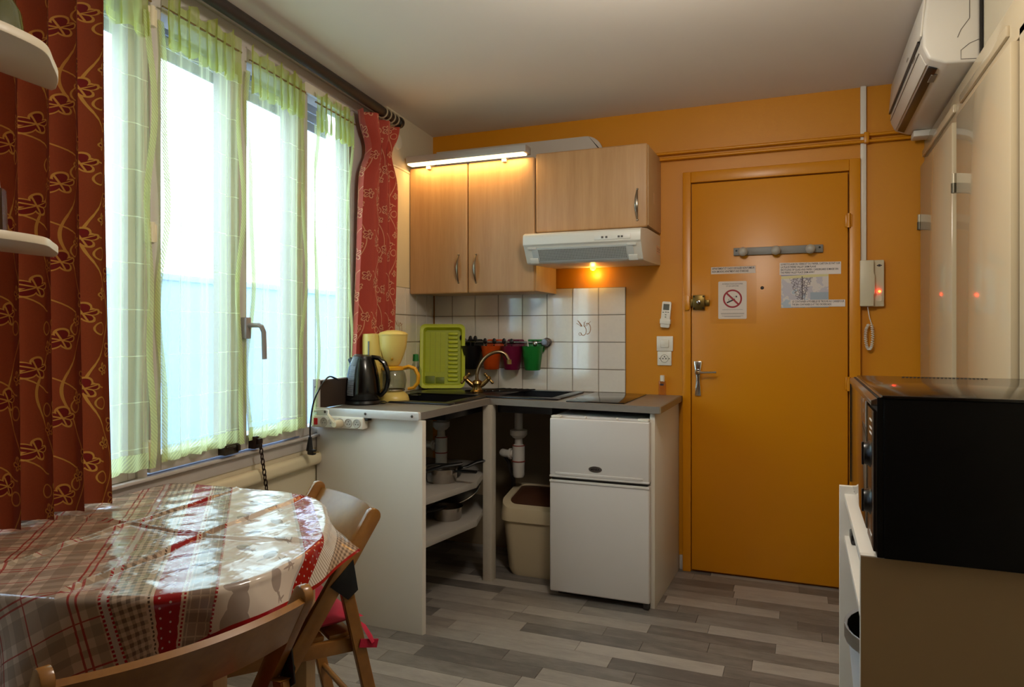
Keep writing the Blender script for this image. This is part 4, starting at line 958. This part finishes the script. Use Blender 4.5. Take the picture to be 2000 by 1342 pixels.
cb = thing('built_in_cupboard', 'cream painted built-in cupboard with tall doors along the right wall', 'cupboard', (.55, 3.0, 0))
CP = mat('cupboard_cream_gloss', '#c4b496', .11, var=.04, vs=3, spec=.6)
g = G(); g.box(XR, XR+.03, 2.18, YB-.002, 2.03, 2.15, .002); g.box(XR-.0, XR+.03, 2.955, 3.025, 0, 2.05); g.box(XR+.004, XR+.03, 3.78, YB-.002, 0, 2.05); g.box(XR, XR+.03, 2.18, 2.236, 0, 2.05)
g.done('carcass', CP, cb)
for a, b2 in ((3.065, 3.795), (2.33, 2.955)): G().box(XR-.010, XR+.002, a, b2, 2.066, 2.098, .004).done('moulding', CP, cb)
for a, b2, hy, hz in ((3.03, 3.776, 3.795, 1.765), (2.240, 2.948, 2.985, 1.79)):
    d = G().box(XR-.020, XR+.004, a, b2, .06, 2.022, .004).done('door', CP, cb)
    g = G().lathe([(0, -.034), (.009, -.034), (.009, .034), (0, .034)], (XR-.02, hy, hz), 12); g.done('hinge', mat('hinge_cream', '#b3a68a', .35, .2), d); G().lathe([(0, -.036), (.0105, -.036), (.0105, -.001), (0, -.001)], (XR-.02, hy, hz), 12).done('hinge_lower_knuckle', mat('hinge_dark', '#57503f', .35, .5), d)

# white shelf unit
su = thing('shelf_unit', 'white open shelf unit under the black oven at the right edge', 'shelf unit', (.31, 1.8, 0))
SN, SF, SXf, STP = 1.475, 2.128, .103, .833
G().box(SXf, .525, SN, SN+.017, 0, STP-.001).done('side_panel', mat('shaded_white_panel', '#a98a60', .5), su)  # white panel with its shade and warm bounce put into the colour
G().box(SXf-.0006, .525, SN+.001, SN+.018, STP-.001, STP+.001).box(SXf-.001, SXf, SN, SN+.018, 0, STP+.001).done('edge_band', WHITE, su, False)
G().box(SXf-.008, .525, SF-.018, SF, 0, STP+.002, .001).done('side_panel', WHITE, su)
G().box(SXf+.004, .525, SN+.018, SF-.018, .795, .815, .001).done('top_board', WHITE, su)
G().box(SXf+.004, .525, SN+.018, SF-.018, .685, .702, .001).done('shelf', WHITE, su)
G().box(SXf+.004, .525, SN+.018, SF-.018, .06, .08, .001).done('shelf', WHITE, su)
G().box(.515, .525, SN+.018, SF-.018, .0, .80).done('back_board', WHITE, su)
G().ball((SXf+.03, SF-.019, .823), .003, 8).done('screw', BLACK, su)
tag(G().box(.118, .19, 2.02, 2.09, .703, .728, .004).done('black_box', BLACK), 'small black box on the top shelf of the white shelf unit', 'box')
bk = thing('metal_bucket', 'white metal bucket with dark inside in the lower part of the shelf unit', 'bucket', (.30, 1.77, .08))
bxx, byy = .262, 1.80
G().lathe([(0, .0), (.12, 0), (.165, .50), (.17, .505), (.17, .47), (.168, .47)], (bxx, byy, .08), 32).done('bucket_body', mat('bucket_white', '#c4c4c8', .35), bk)
G().lathe([(.165, .50), (.171, .503), (.171, .473), (.1665, .472), (.1665, .50)], (bxx, byy, .08), 32).done('metal_rim', STEEL, bk)
G().lathe([(0, .30), (.142, .30), (.164, .5)], (bxx, byy, .08), 32).done('lining', mat('bucket_lining', '#3a3a30', .5), bk)

# oven
ov = thing('mini_oven', 'black mini oven with mirrored glass door standing on the white shelf unit', 'oven', (.33, 1.77, .815))
ON, OF, OX, OZ0, OZ1 = 1.452, 2.085, .128, .838, 1.136
OB = mat('oven_black_metal', '#050505', .5, var=0, spec=.25); OT = mat('oven_top_enamel', '#16130f', .12, var=0, spec=.6)
G().box(OX+.01, .512, ON, OF, OZ0, OZ1-.006, .003).done('body', OB, ov)
G().box(OX+.008, .515, ON-.002, OF+.002, OZ1-.006, OZ1, .002).done('top_sheet', OT, ov)
g = G()
for i in range(22):
    for j in range(2): g.box(.235+.0085*i+.004*j, .240+.0085*i+.004*j, OF-.055+.022*j, OF-.045+.022*j, OZ1-.0004, OZ1+.0003)
g.done('vent_holes', mat('vent_black', '#020202', .8, var=0), ov, False)
G().box(OX, OX+.012, ON+.003, OF, OZ0, OZ1-.004, .002).done('front_bezel', OB, ov)
MIR = mat('mirror_black_glass', '#0a0806', .05, var=0, spec=1.0, coat=1)
G().box(OX-.008, OX-.001, ON+.135, OF-.004, OZ0+.018, OZ1-.022, .003).done('glass_door', mat('mirror_door_glass', '#8f8880', .06, .9, var=0), ov)
G().box(OX-.009, OX-.0, OF-.0042, OF, OZ0+.016, OZ1-.02).done('door_edge', BLACK, ov, False)
G().box(OX-.006, OX+.002, ON+.005, ON+.13, OZ0+.01, OZ1-.03, .002).done('control_panel', mat('panel_brown_black', '#1d1512', .25, var=0), ov)
G().prism([(OX-.010, OZ1-.010), (OX+.01, OZ1-.002), (OX+.01, OZ1-.02), (OX-.010, OZ1-.020)], 'y', ON+.004, OF, .001).done('top_trim', mat('trim_chrome', '#9a948c', .18, .9, var=0), ov)
for z in (1.025, .955, .905, .872):
    pass
for z in (1.018, .928):
    g = G().lathe([(0, .012), (.020, .0115), (.023, .003), (.027, 0)], (OX-.006, ON+.07, z), 20, Matrix.Rotation(-pi/2, 4, 'Y')).box(OX-.021, OX-.016, ON+.066, ON+.074, z-.022, z+.022, .002); g.done('knob', BLACK, ov)
g = G()
for z in (1.085, 1.07, 1.06, .87): g.box(OX-.0068, OX-.006, ON+.03, ON+.075, z-.0018, z+.0018)
g.done('panel_print', mat('print_white', '#cfc8c0', .5), ov, False)
for x in (OX+.04, .48):
    for y in (ON+.04, OF-.04): G().lathe([(0, 0), (.012, 0), (.013, .023), (0, .023)], (x, y, .815), 12).done('foot', BLACK, ov)

# ------------------------------------------------------------------ wall shelves at the left
def wshelf(label, z0, z1):
    pts = [(OW, 3.5), (OW, 2.95), (.105, 2.95), (.105, 2.668)]
    pts += [(p.x, p.y) for p in cr([(.125, 2.674), (.19, 2.725), (.25, 2.790), (.298, 2.845), (.316, 2.89), (.322, 2.95)], 6)]
    pts.append((.322, 3.5))
    return tag(G(WM).prism([(o, -s) for o, s in pts], 'z', z0, z1, .003).done('wall_shelf', mat('cream_shelf', '#cdbfa8', .4)), label, 'shelf')
wshelf('upper cream wall shelf with rounded corner at the left edge, carrying a bowl', 1.832, 1.852)
wshelf('lower cream wall shelf with rounded corner at the left edge, carrying a grater', 1.431, 1.449)
t = thing('glass_bowl', 'dark olive glass bowl standing upside down on the upper wall shelf', 'bowl', wp(.225, 2.935, 1.852))
c = wp(.225, 2.935, 1.852)
G().lathe([(.075, 0), (.078, .004), (.072, .05), (.05, .095), (.025, .112), (0, .115), (0, .112), (.024, .109), (.048, .092), (.069, .05), (.073, .004)], c, 28).done('bowl', mat('olive_glass', '#4b4a22', .12, var=.1, coat=.4), t); G().ring(c+Vector((0, 0, .004)), .0765, .004, 'z', 28, 6).done('pale_rim', WHITEP, t)
t = thing('grater', 'shiny perforated metal grater standing on the lower wall shelf', 'grater', wp(.2, 2.885, 1.449))
c = wp(.2, 2.885, 1.449)
G().lathe([(.030, 0), (.026, .10), (.025, .10), (.029, 0)], c, 4).done('grater_body', CHROME, t); g = G()
for i in range(5):
    for j in range(3): g.ball(c+Vector((.014-.0*i+.004*(j-1), -.0195+.003*(j-1), .02+.014*i)), .0028, 6)
g.done('holes', INK, t, kind='stuff'); G().tube([c+Vector((-.016, 0, .095)), c+Vector((-.014, 0, .115)), c+Vector((.014, 0, .115)), c+Vector((.016, 0, .095))], .004, 8).done('handle', CHROME, t)

# ------------------------------------------------------------------ table and cloth
ZTB = .777; oc_, sc_ = .365, 2.60; ta, tb = .435, .43
TP = [(0.0, 2.185), (.02, 2.165), (.42, 2.18), (.53, 2.215), (.60, 2.275), (.70, 2.42), (.775, 2.56), (.797, 2.68), (.797, 2.80), (.765, 2.88), (.68, 2.958), (.53, 3.005), (.40, 3.02), (.02, 3.02), (0.0, 3.0)]
def outline(n, grow=0):
    P = np.array([(o, -s_) for o, s_ in TP]); P = np.vstack([P, P[:1]]); d = np.concatenate([[0], np.cumsum(np.hypot(*np.diff(P, axis=0).T))])
    q = np.linspace(0, d[-1], 4*n, endpoint=False); X = np.interp(q, d, P[:, 0]); Y = np.interp(q, d, P[:, 1])
    k = max(1, int(4*n*.012))
    ker = np.ones(2*k+1)/(2*k+1); X = np.convolve(np.concatenate([X[-k:], X, X[:k]]), ker, 'valid'); Y = np.convolve(np.concatenate([Y[-k:], Y, Y[:k]]), ker, 'valid')
    X = X[::4]; Y = Y[::4]; c = np.array([X.mean(), Y.mean()])
    return [(c[0]+(x-c[0])*(1+grow/.4), c[1]+(y-c[1])*(1+grow/.4)) for x, y in zip(X, Y)]
tbl = thing('dining_table', 'round-ended wooden dining table against the window under the patterned oilcloth', 'table', wp(oc_, sc_, 0), .107)
G(WM).prism(outline(72, -.004), 'z', .745, ZTB-.002, .004).done('table_top', LEGW, tbl)
for o, s in ((.06, 2.24), (.06, 2.96), (.60, 2.36), (.66, 2.79)):
    G(WM).box(o-.022, o+.022, -s-.022, -s+.022, 0, .745, .003).done('leg', LEGW, tbl)
G(WM).box(.08, .58, -2.83, -2.81, .67, .745).box(.08, .58, -2.36, -2.34, .67, .745).done('apron', LEGW, tbl)

def cloth_mat():
    m, nt, b = newmat('patterned_oilcloth'); b.inputs['Roughness'].default_value = .15; b.inputs['Specular IOR Level'].default_value = .5
    uv = nt.nodes.new('ShaderNodeUVMap'); sp = nt.nodes.new('ShaderNodeSeparateXYZ'); nt.links.new(uv.outputs[0], sp.inputs[0])
    U, V = Ex(nt, sp.outputs[0]), Ex(nt, sp.outputs[1])
    CRM, TPE, REDC, WHT, DK = S('#b39a84'), S('#72604f'), S('#8a0d13'), S('#c2b3a6'), S('#4c3b30')
    pu, pv = ((U+.262)/.17).fr(), (V/.17).fr()
    a = pu.rng(.04, .16).mx(pu.rng(.36, .56)).mx(pu.rng(.86, .97)); c = pv.rng(.08, .2).mx(pv.rng(.38, .6)).mx(pv.rng(.9, .98))
    col = mixc(nt, a*.5, CRM, TPE); col = mixc(nt, c*.5, col, TPE)
    rl1 = pu.rng(.20, .215).mx(pu.rng(.68, .705)).mx(pu.rng(.76, .785)); rl2 = pv.rng(.26, .275).mx(pv.rng(.70, .722)).mx(pv.rng(.77, .79))
    col = mixc(nt, rl1.mx(rl2)*.85, col, REDC)
    def band(a, b2, cc, f=1):
        nonlocal col
        mk = U.rng(a, b2); col = mixc(nt, mk*f if not (isinstance(f, int) and f == 1) else mk, col, cc)
    dots = ((V/.008).fr()).lt(.6)
    band(-.262, -.2465, S('#a89a90')); band(-.264, -.259, REDC, dots); band(-.249, -.2445, REDC, dots)
    gx, gy = ((U/.0155).fr()).lt(.5), ((V/.0155).fr()).lt(.5)
    band(-.2445, -.186, CRM); band(-.2445, -.186, DK, (gx+gy)*.42)
    band(-.186, -.171, CRM); band(-.181, -.177, DK, dots)
    def dotted(a, b2):
        q = (((U/.019).fr()-.5)*((U/.019).fr()-.5)+((V/.019+((U/.019).fl())*.5).fr()-.5)*((V/.019+((U/.019).fl())*.5).fr()-.5)).lt(.014)
        band(a, b2, REDC); band(a, b2, S('#b9a7a0'), q)
    dotted(-.171, -.125)
    band(-.125, -.114, CRM); band(-.121, -.117, REDC, dots)
    band(-.114, -.067, S('#8a7363')); lx, ly = ((U/.0157).fr()).lt(.13), ((V/.026).fr()).lt(.1); band(-.114, -.067, CRM, lx.mx(ly)*.8); band(-.114, -.067, DK, ((V/.052).fr()).lt(.4)*.35)
    band(-.067, .095, WHT); band(-.069, -.064, REDC, dots); band(.093, .100, S('#a9a09a'))
    dotted(.100, .148)
    band(.148, .205, S('#cfc3b6')); band(.148, .205, S('#9a8878'), ((V/.0085).fr()).lt(.35))
    band(.205, .40, CRM); band(.205, .40, DK, (gx+gy)*.42)
    # animals and birds on the white band
    def ell(u0, v0, ru, rv, rot=0):
        x, y = U-u0, V-v0; ca, sa = cos(rot), sin(rot); X = (x*ca+y*sa)/ru; Y = (y*ca-x*sa)/rv
        return (X*X+Y*Y).lt(1)
    shp = None
    def add(e):
        nonlocal shp
        shp = e if shp is None else shp.mx(e)
    v0 = 1.405                                                         # bear
    add(ell(-.012, v0-.055, .034, .045, .2)); add(ell(-.018, v0-.012, .022, .032)); add(ell(-.026, v0+.022, .019, .017)); add(ell(-.044, v0+.018, .012, .008)); add(ell(-.016, v0+.036, .006, .006)); add(ell(-.03, v0-.09, .03, .013, .4))
    for (u0, vv, k) in ((.045, 1.47, 1), (.03, 1.585, -1), (-.025, 1.66, 1), (.05, 1.70, 1), (.0, 1.78, -1), (.05, 1.86, 1), (-.03, 1.92, 1), (.04, 1.99, -1), (.0, 2.08, 1), (.04, 2.16, 1)):
        add(ell(u0, vv, .013, .026, .3*k)); add(ell(u0+.014*k, vv-.024, .003, .018, .9*k))
        add(ell(u0+.018, vv-.03, .0016, .012, .2)); add(ell(u0+.026, vv-.026, .0016, .010, -.5))
    for q in (-.6, .1, .7): add(ell(.066, 1.52+.012*q, .0022, .02, q))
    mk = shp*U.rng(-.064, .093); col = mixc(nt, mk, col, S('#8f7f76'))
    hem = ((U-UC)*(U-UC)+(V-VC)*(V-VC)).gt((RC-.009)**2); col = mixc(nt, hem, col, S('#8c1018'))
    nt.links.new(col, b.inputs['Base Color'])
    h1 = Ex(nt, noise(nt, 6, 2, stretch=(1, 2.6, 1))); h2 = Ex(nt, noise(nt, 17, 2, stretch=(2.4, 1, 1))); bump(nt, b, h1*.8+h2*.22, .30, .02); return m
e1, e2 = np.array([-.670, .742]), np.array([.742, .670])
CC = np.array([-1.658, 1.183]); RC = .765; UC, VC = float(CC@e2), float(CC@e1)
OUT = np.array(outline(360)); WMn = np.array(WM)
def w2l(x, y): p = WM.inverted() @ Vector((x, y, 0)); return np.array([p.x, p.y])
nr, na = 190, 460
bmc = bmesh.new(); uvl = bmc.loops.layers.uv.new('UVMap'); vv = []; uvs = []
A = OUT; Bn = np.roll(OUT, -1, axis=0); AB = Bn-A
cum = np.concatenate([[0], np.cumsum(np.hypot(*AB.T))])
for i in range(nr+1):
    rr_ = RC*(i/nr)**.9; row_ = []
    for k in range(na):
        a = 2*pi*k/na; p = CC+rr_*np.array([cos(a), sin(a)]); l = w2l(*p)
        # signed distance to outline
        tt = np.clip(((l-A)*AB).sum(1)/(AB**2).sum(1), 0, 1); q = A+AB*tt[:, None]; d2 = ((l-q)**2).sum(1); j = int(d2.argmin()); dist = math.sqrt(d2[j])
        # inside test: even-odd crossing count
        xa, ya, xb, yb_ = A[:, 0], A[:, 1], Bn[:, 0], Bn[:, 1]; cr_ = (ya > l[1]) != (yb_ > l[1])
        inside = bool(np.count_nonzero(cr_ & (l[0] < xa+(l[1]-ya)/np.where(cr_, yb_-ya, 1)*(xb-xa))) % 2)
        zt = ZTB+.0025
        cr1 = max(0, 1-abs(l[0]-.508+.004*sin(l[1]*14))/.009); cr2 = max(0, 1-abs(l[0]-.268+.005*sin(l[1]*11))/.010); cr3 = max(0, 1-abs(l[1]+2.605-.02*sin(l[0]*9))/.009)
        zr = .0105*max(cr1, cr2*.9, cr3*.8)+.0012*sin(l[0]*31+l[1]*17)*sin(l[1]*23)+.001*sin(l[0]*60-l[1]*40)
        if inside or dist < 1e-6:
            fade = min(1, dist/.02); P3 = Vector((l[0], l[1], zt+zr*fade))
        else:
            nn = (l-q[j]); nn = nn/np.linalg.norm(nn); sarc = cum[j]+tt[j]*np.hypot(*AB[j])
            R0 = .014
            if dist < R0*pi/2: th = dist/R0; out = R0*sin(th); dz = R0*(1-cos(th)); fl_ = 0
            else:
                hh = dist-R0*pi/2; kf = math.exp(-((q[j][0]-.745)**2+(q[j][1]+2.47)**2)/.15**2)
                out = R0+hh*(.10+.42*kf); dz = R0+hh*(.985-.52*kf); fl_ = hh*(1-.6*kf)
            wob_ = .055*fl_/(.25)*(sin(sarc*17)+.5*sin(sarc*31+1)+.3*sin(sarc*7)) if fl_ > 0 else 0
            wob_ = max(wob_, -out*.8)
            if q[j][0] < .06: wob_ *= .1; out = min(out, .03)
            P3 = Vector((q[j][0]+nn[0]*(out+wob_), q[j][1]+nn[1]*(out+wob_), zt-dz))
            P3.x = max(P3.x, OW+.012)
        row_.append(bmc.verts.new(WM @ P3)); uvs.append(None)
        row_[-1].index = 0
        row_[-1] = (row_[-1], (float(p@e2), float(p@e1)))
        if i == 0: row_ = [row_[0]]*na; break
    vv.append(row_)
for i in range(nr):
    for k in range(na):
        q = [vv[i][k], vv[i+1][k], vv[i+1][(k+1) % na], vv[i][(k+1) % na]]
        if i == 0: q = [vv[0][0], vv[1][k], vv[1][(k+1) % na]]
        f = bmc.faces.new([a[0] for a in q])
        for lp, a in zip(f.loops, q): lp[uvl].uv = a[1]
g = G(); g.bm.free(); g.bm = bmc
tag(g.done('tablecloth', cloth_mat(), None, True, ang=180), 'shiny patchwork oilcloth with red stripes and forest animals on the dining table', 'tablecloth')

# ------------------------------------------------------------------ folding chairs
def chair(label, lab2, loc, rz):
    t = thing('folding_chair', label, 'chair', (*loc, 0), rz)
    M = PM[t.name]; hw = .2125; top = Vector((0, 0, .775)); foot = Vector((0, .50, 0))
    dirv = (foot-top).normalized()
    ax = lambda q: top+(foot-top)*q
    MB_ = BLACK
    for s in (-1, 1):
        g = G(M); a = ax(0)+dirv*.02; b2 = ax(1); pw, pd = .020, .042
        # rounded top post, profile in the (y,z) plane
        nrm = Vector((0, -dirv.z, dirv.y)); nrm = nrm if nrm.y < 0 else -nrm
        pts = []
        for i in range(9): th = pi*i/8; p = ax(0)+dirv*(.021-.021*sin(th))+nrm*(.021*cos(th)); pts.append((p.y, p.z))
        for sg in (-1, 1):
            k = (0-(ax(0)+nrm*.021*sg).z)/dirv.z; p = ax(0)+nrm*.021*sg+dirv*k; pts.append((p.y, p.z))
        g.prism(pts, 'x', s*hw-pw/2, s*hw+pw/2, .003); g.done('back_post', CHAIRW, t)
        pv = ax(.23)+nrm*.035; xl = s*(hw-.0)
        rf = Vector((0, -.045, 0)); g = G(M); d = (rf-pv).normalized(); nn = Vector((0, -d.z, d.y))
        g.bar((s*(hw-.001), pv.y, pv.z), (s*(hw-.001), rf.y, rf.z+.002), .034, .019, up=(1, 0, 0), bev=.003); g.done('rear_leg', CHAIRW, t)
        c = ax(.205)
        tri = [c-nrm*.006-dirv*.05+nrm*.012, c+dirv*.035-nrm*.014, c+dirv*.045+nrm*.05, c+dirv*.012+nrm*.062]
        G(M).prism([(p.y, p.z) for p in tri], 'x', s*(hw+.0105) if s > 0 else s*(hw+.0145), s*(hw+.0145) if s > 0 else s*(hw+.0105), .0015).done('pivot_bracket', MB_, t)
        G(M).lathe([(0, .006), (.012, .005), (.013, 0)], (s*(hw+.010), ax(.47).y, ax(.47).z), 14, Matrix.Rotation(s*pi/2, 4, 'Y')).done('bolt_cap', MB_, t)
        G(M).bar((s*(hw-.022), .035, .418), (s*(hw-.022), .445, .44), .038, .018, up=(1, 0, 0), bev=.003).done('seat_rail', CHAIRW, t)
    def slat(u, v):
        x = (u-.5)*2*(hw-.006); z = .668+.090*v; y = (.775-z)*.64-.038*(1-(2*u-1)**2)-.006
        return Vector((x, y, z))
    G(M).grid(slat, 20, 4).solid(.013).done('back_slat', CHAIRW, t)
    for k in range(5): G(M).box(-hw+.03, hw-.03, .055+.078*k, .120+.078*k, .437+.004*k, .450+.004*k, .003).done('seat_slat', CHAIRW, t)
    G(M).tube([(-hw, .40, .15), (hw, .40, .15)], .009, 10).tube([(-hw, -.005, .19), (hw, -.005, .19)], .009, 10).done('stretcher', CHAIRW, t)
    G(M).box(-hw+.01, hw-.01, .452, .474, .42, .452, .003).done('front_rail', CHAIRW, t)
    c = thing('seat_cushion', lab2, 'cushion', tuple(M @ Vector((0, .23, .468))), rz)
    CUm = mat('crimson_cotton', '#b00f35', .75, var=.12, vs=40)
    def cu(sg):
        def f(u, v):
            x, y = (u-.5)*2, (v-.5)*2; h = (max(0, 1-abs(x)**3.2)*max(0, 1-abs(y)**3.2))**.5
            return Vector((x*(.185+.012*y*y), .235+y*(.195+.01*x*x), .468+.016+sg*.027*h+.004*x*y))
        return f
    g = G(M); g.grid(cu(1), 18, 18); g.grid(cu(-1), 18, 18, flip=True); bmesh.ops.remove_doubles(g.bm, verts=g.bm.verts[:], dist=.0006); g.done('pad', CUm, c, ang=80)
    for s in (-1, 1):
        G(M).tube([(s*.18, .05, .48), (s*.2, .03, .462), (s*.222, .022, .44), (s*.228, .016, .425)], [.004, .006, .007, .005], 6, sx=1.6, sy=.6).bar((s*(hw+.012), .052, .43), (s*(hw+.012), .002, .418), .003, .022, up=(0, 0, 1)).done('tie', CUm, c)
    return t
chair('wooden folding chair on the far side of the table, before the counter panel', 'crimson seat cushion tied to the far folding chair by the counter', (-1.238, 1.7475), radians(146.8))
chair('wooden folding chair nearest the camera with its back towards us', 'crimson seat cushion on the nearest folding chair, mostly hidden under the tablecloth', (-.918, .878), radians(72.5))

# ------------------------------------------------------------------ groups of look-alikes
GROUPS = {'sheer_curtain': 'sheer curtains on the window sashes', 'curtain': 'leaf pattern curtains', 'wall_cabinet': 'beech wall cabinets', 'folding_chair': 'wooden folding chairs at the table',
          'seat_cushion': 'crimson seat cushions', 'utensil_cup': 'coloured cups on the rail', 'door_notice': 'paper notices on the door', 'saucepan': 'pans under the counter', 'frying_pan': 'pans under the counter',
          'counter_shelf': 'shelves under the counter', 'sink_trap': 'sink traps under the counter', 'wall_shelf': 'wall shelves at the left', 'spoon': 'utensils in the rail cups', 'spatula': 'utensils in the rail cups',
          'ladle': 'utensils in the rail cups', 'kitchen_knife': 'utensils in the rail cups', 'fork': 'utensils in the rail cups'}
for o in C.objects:
    if o.parent is None and o.get('label') and o.name.split('.')[0] in GROUPS: o['group'] = GROUPS[o.name.split('.')[0]]
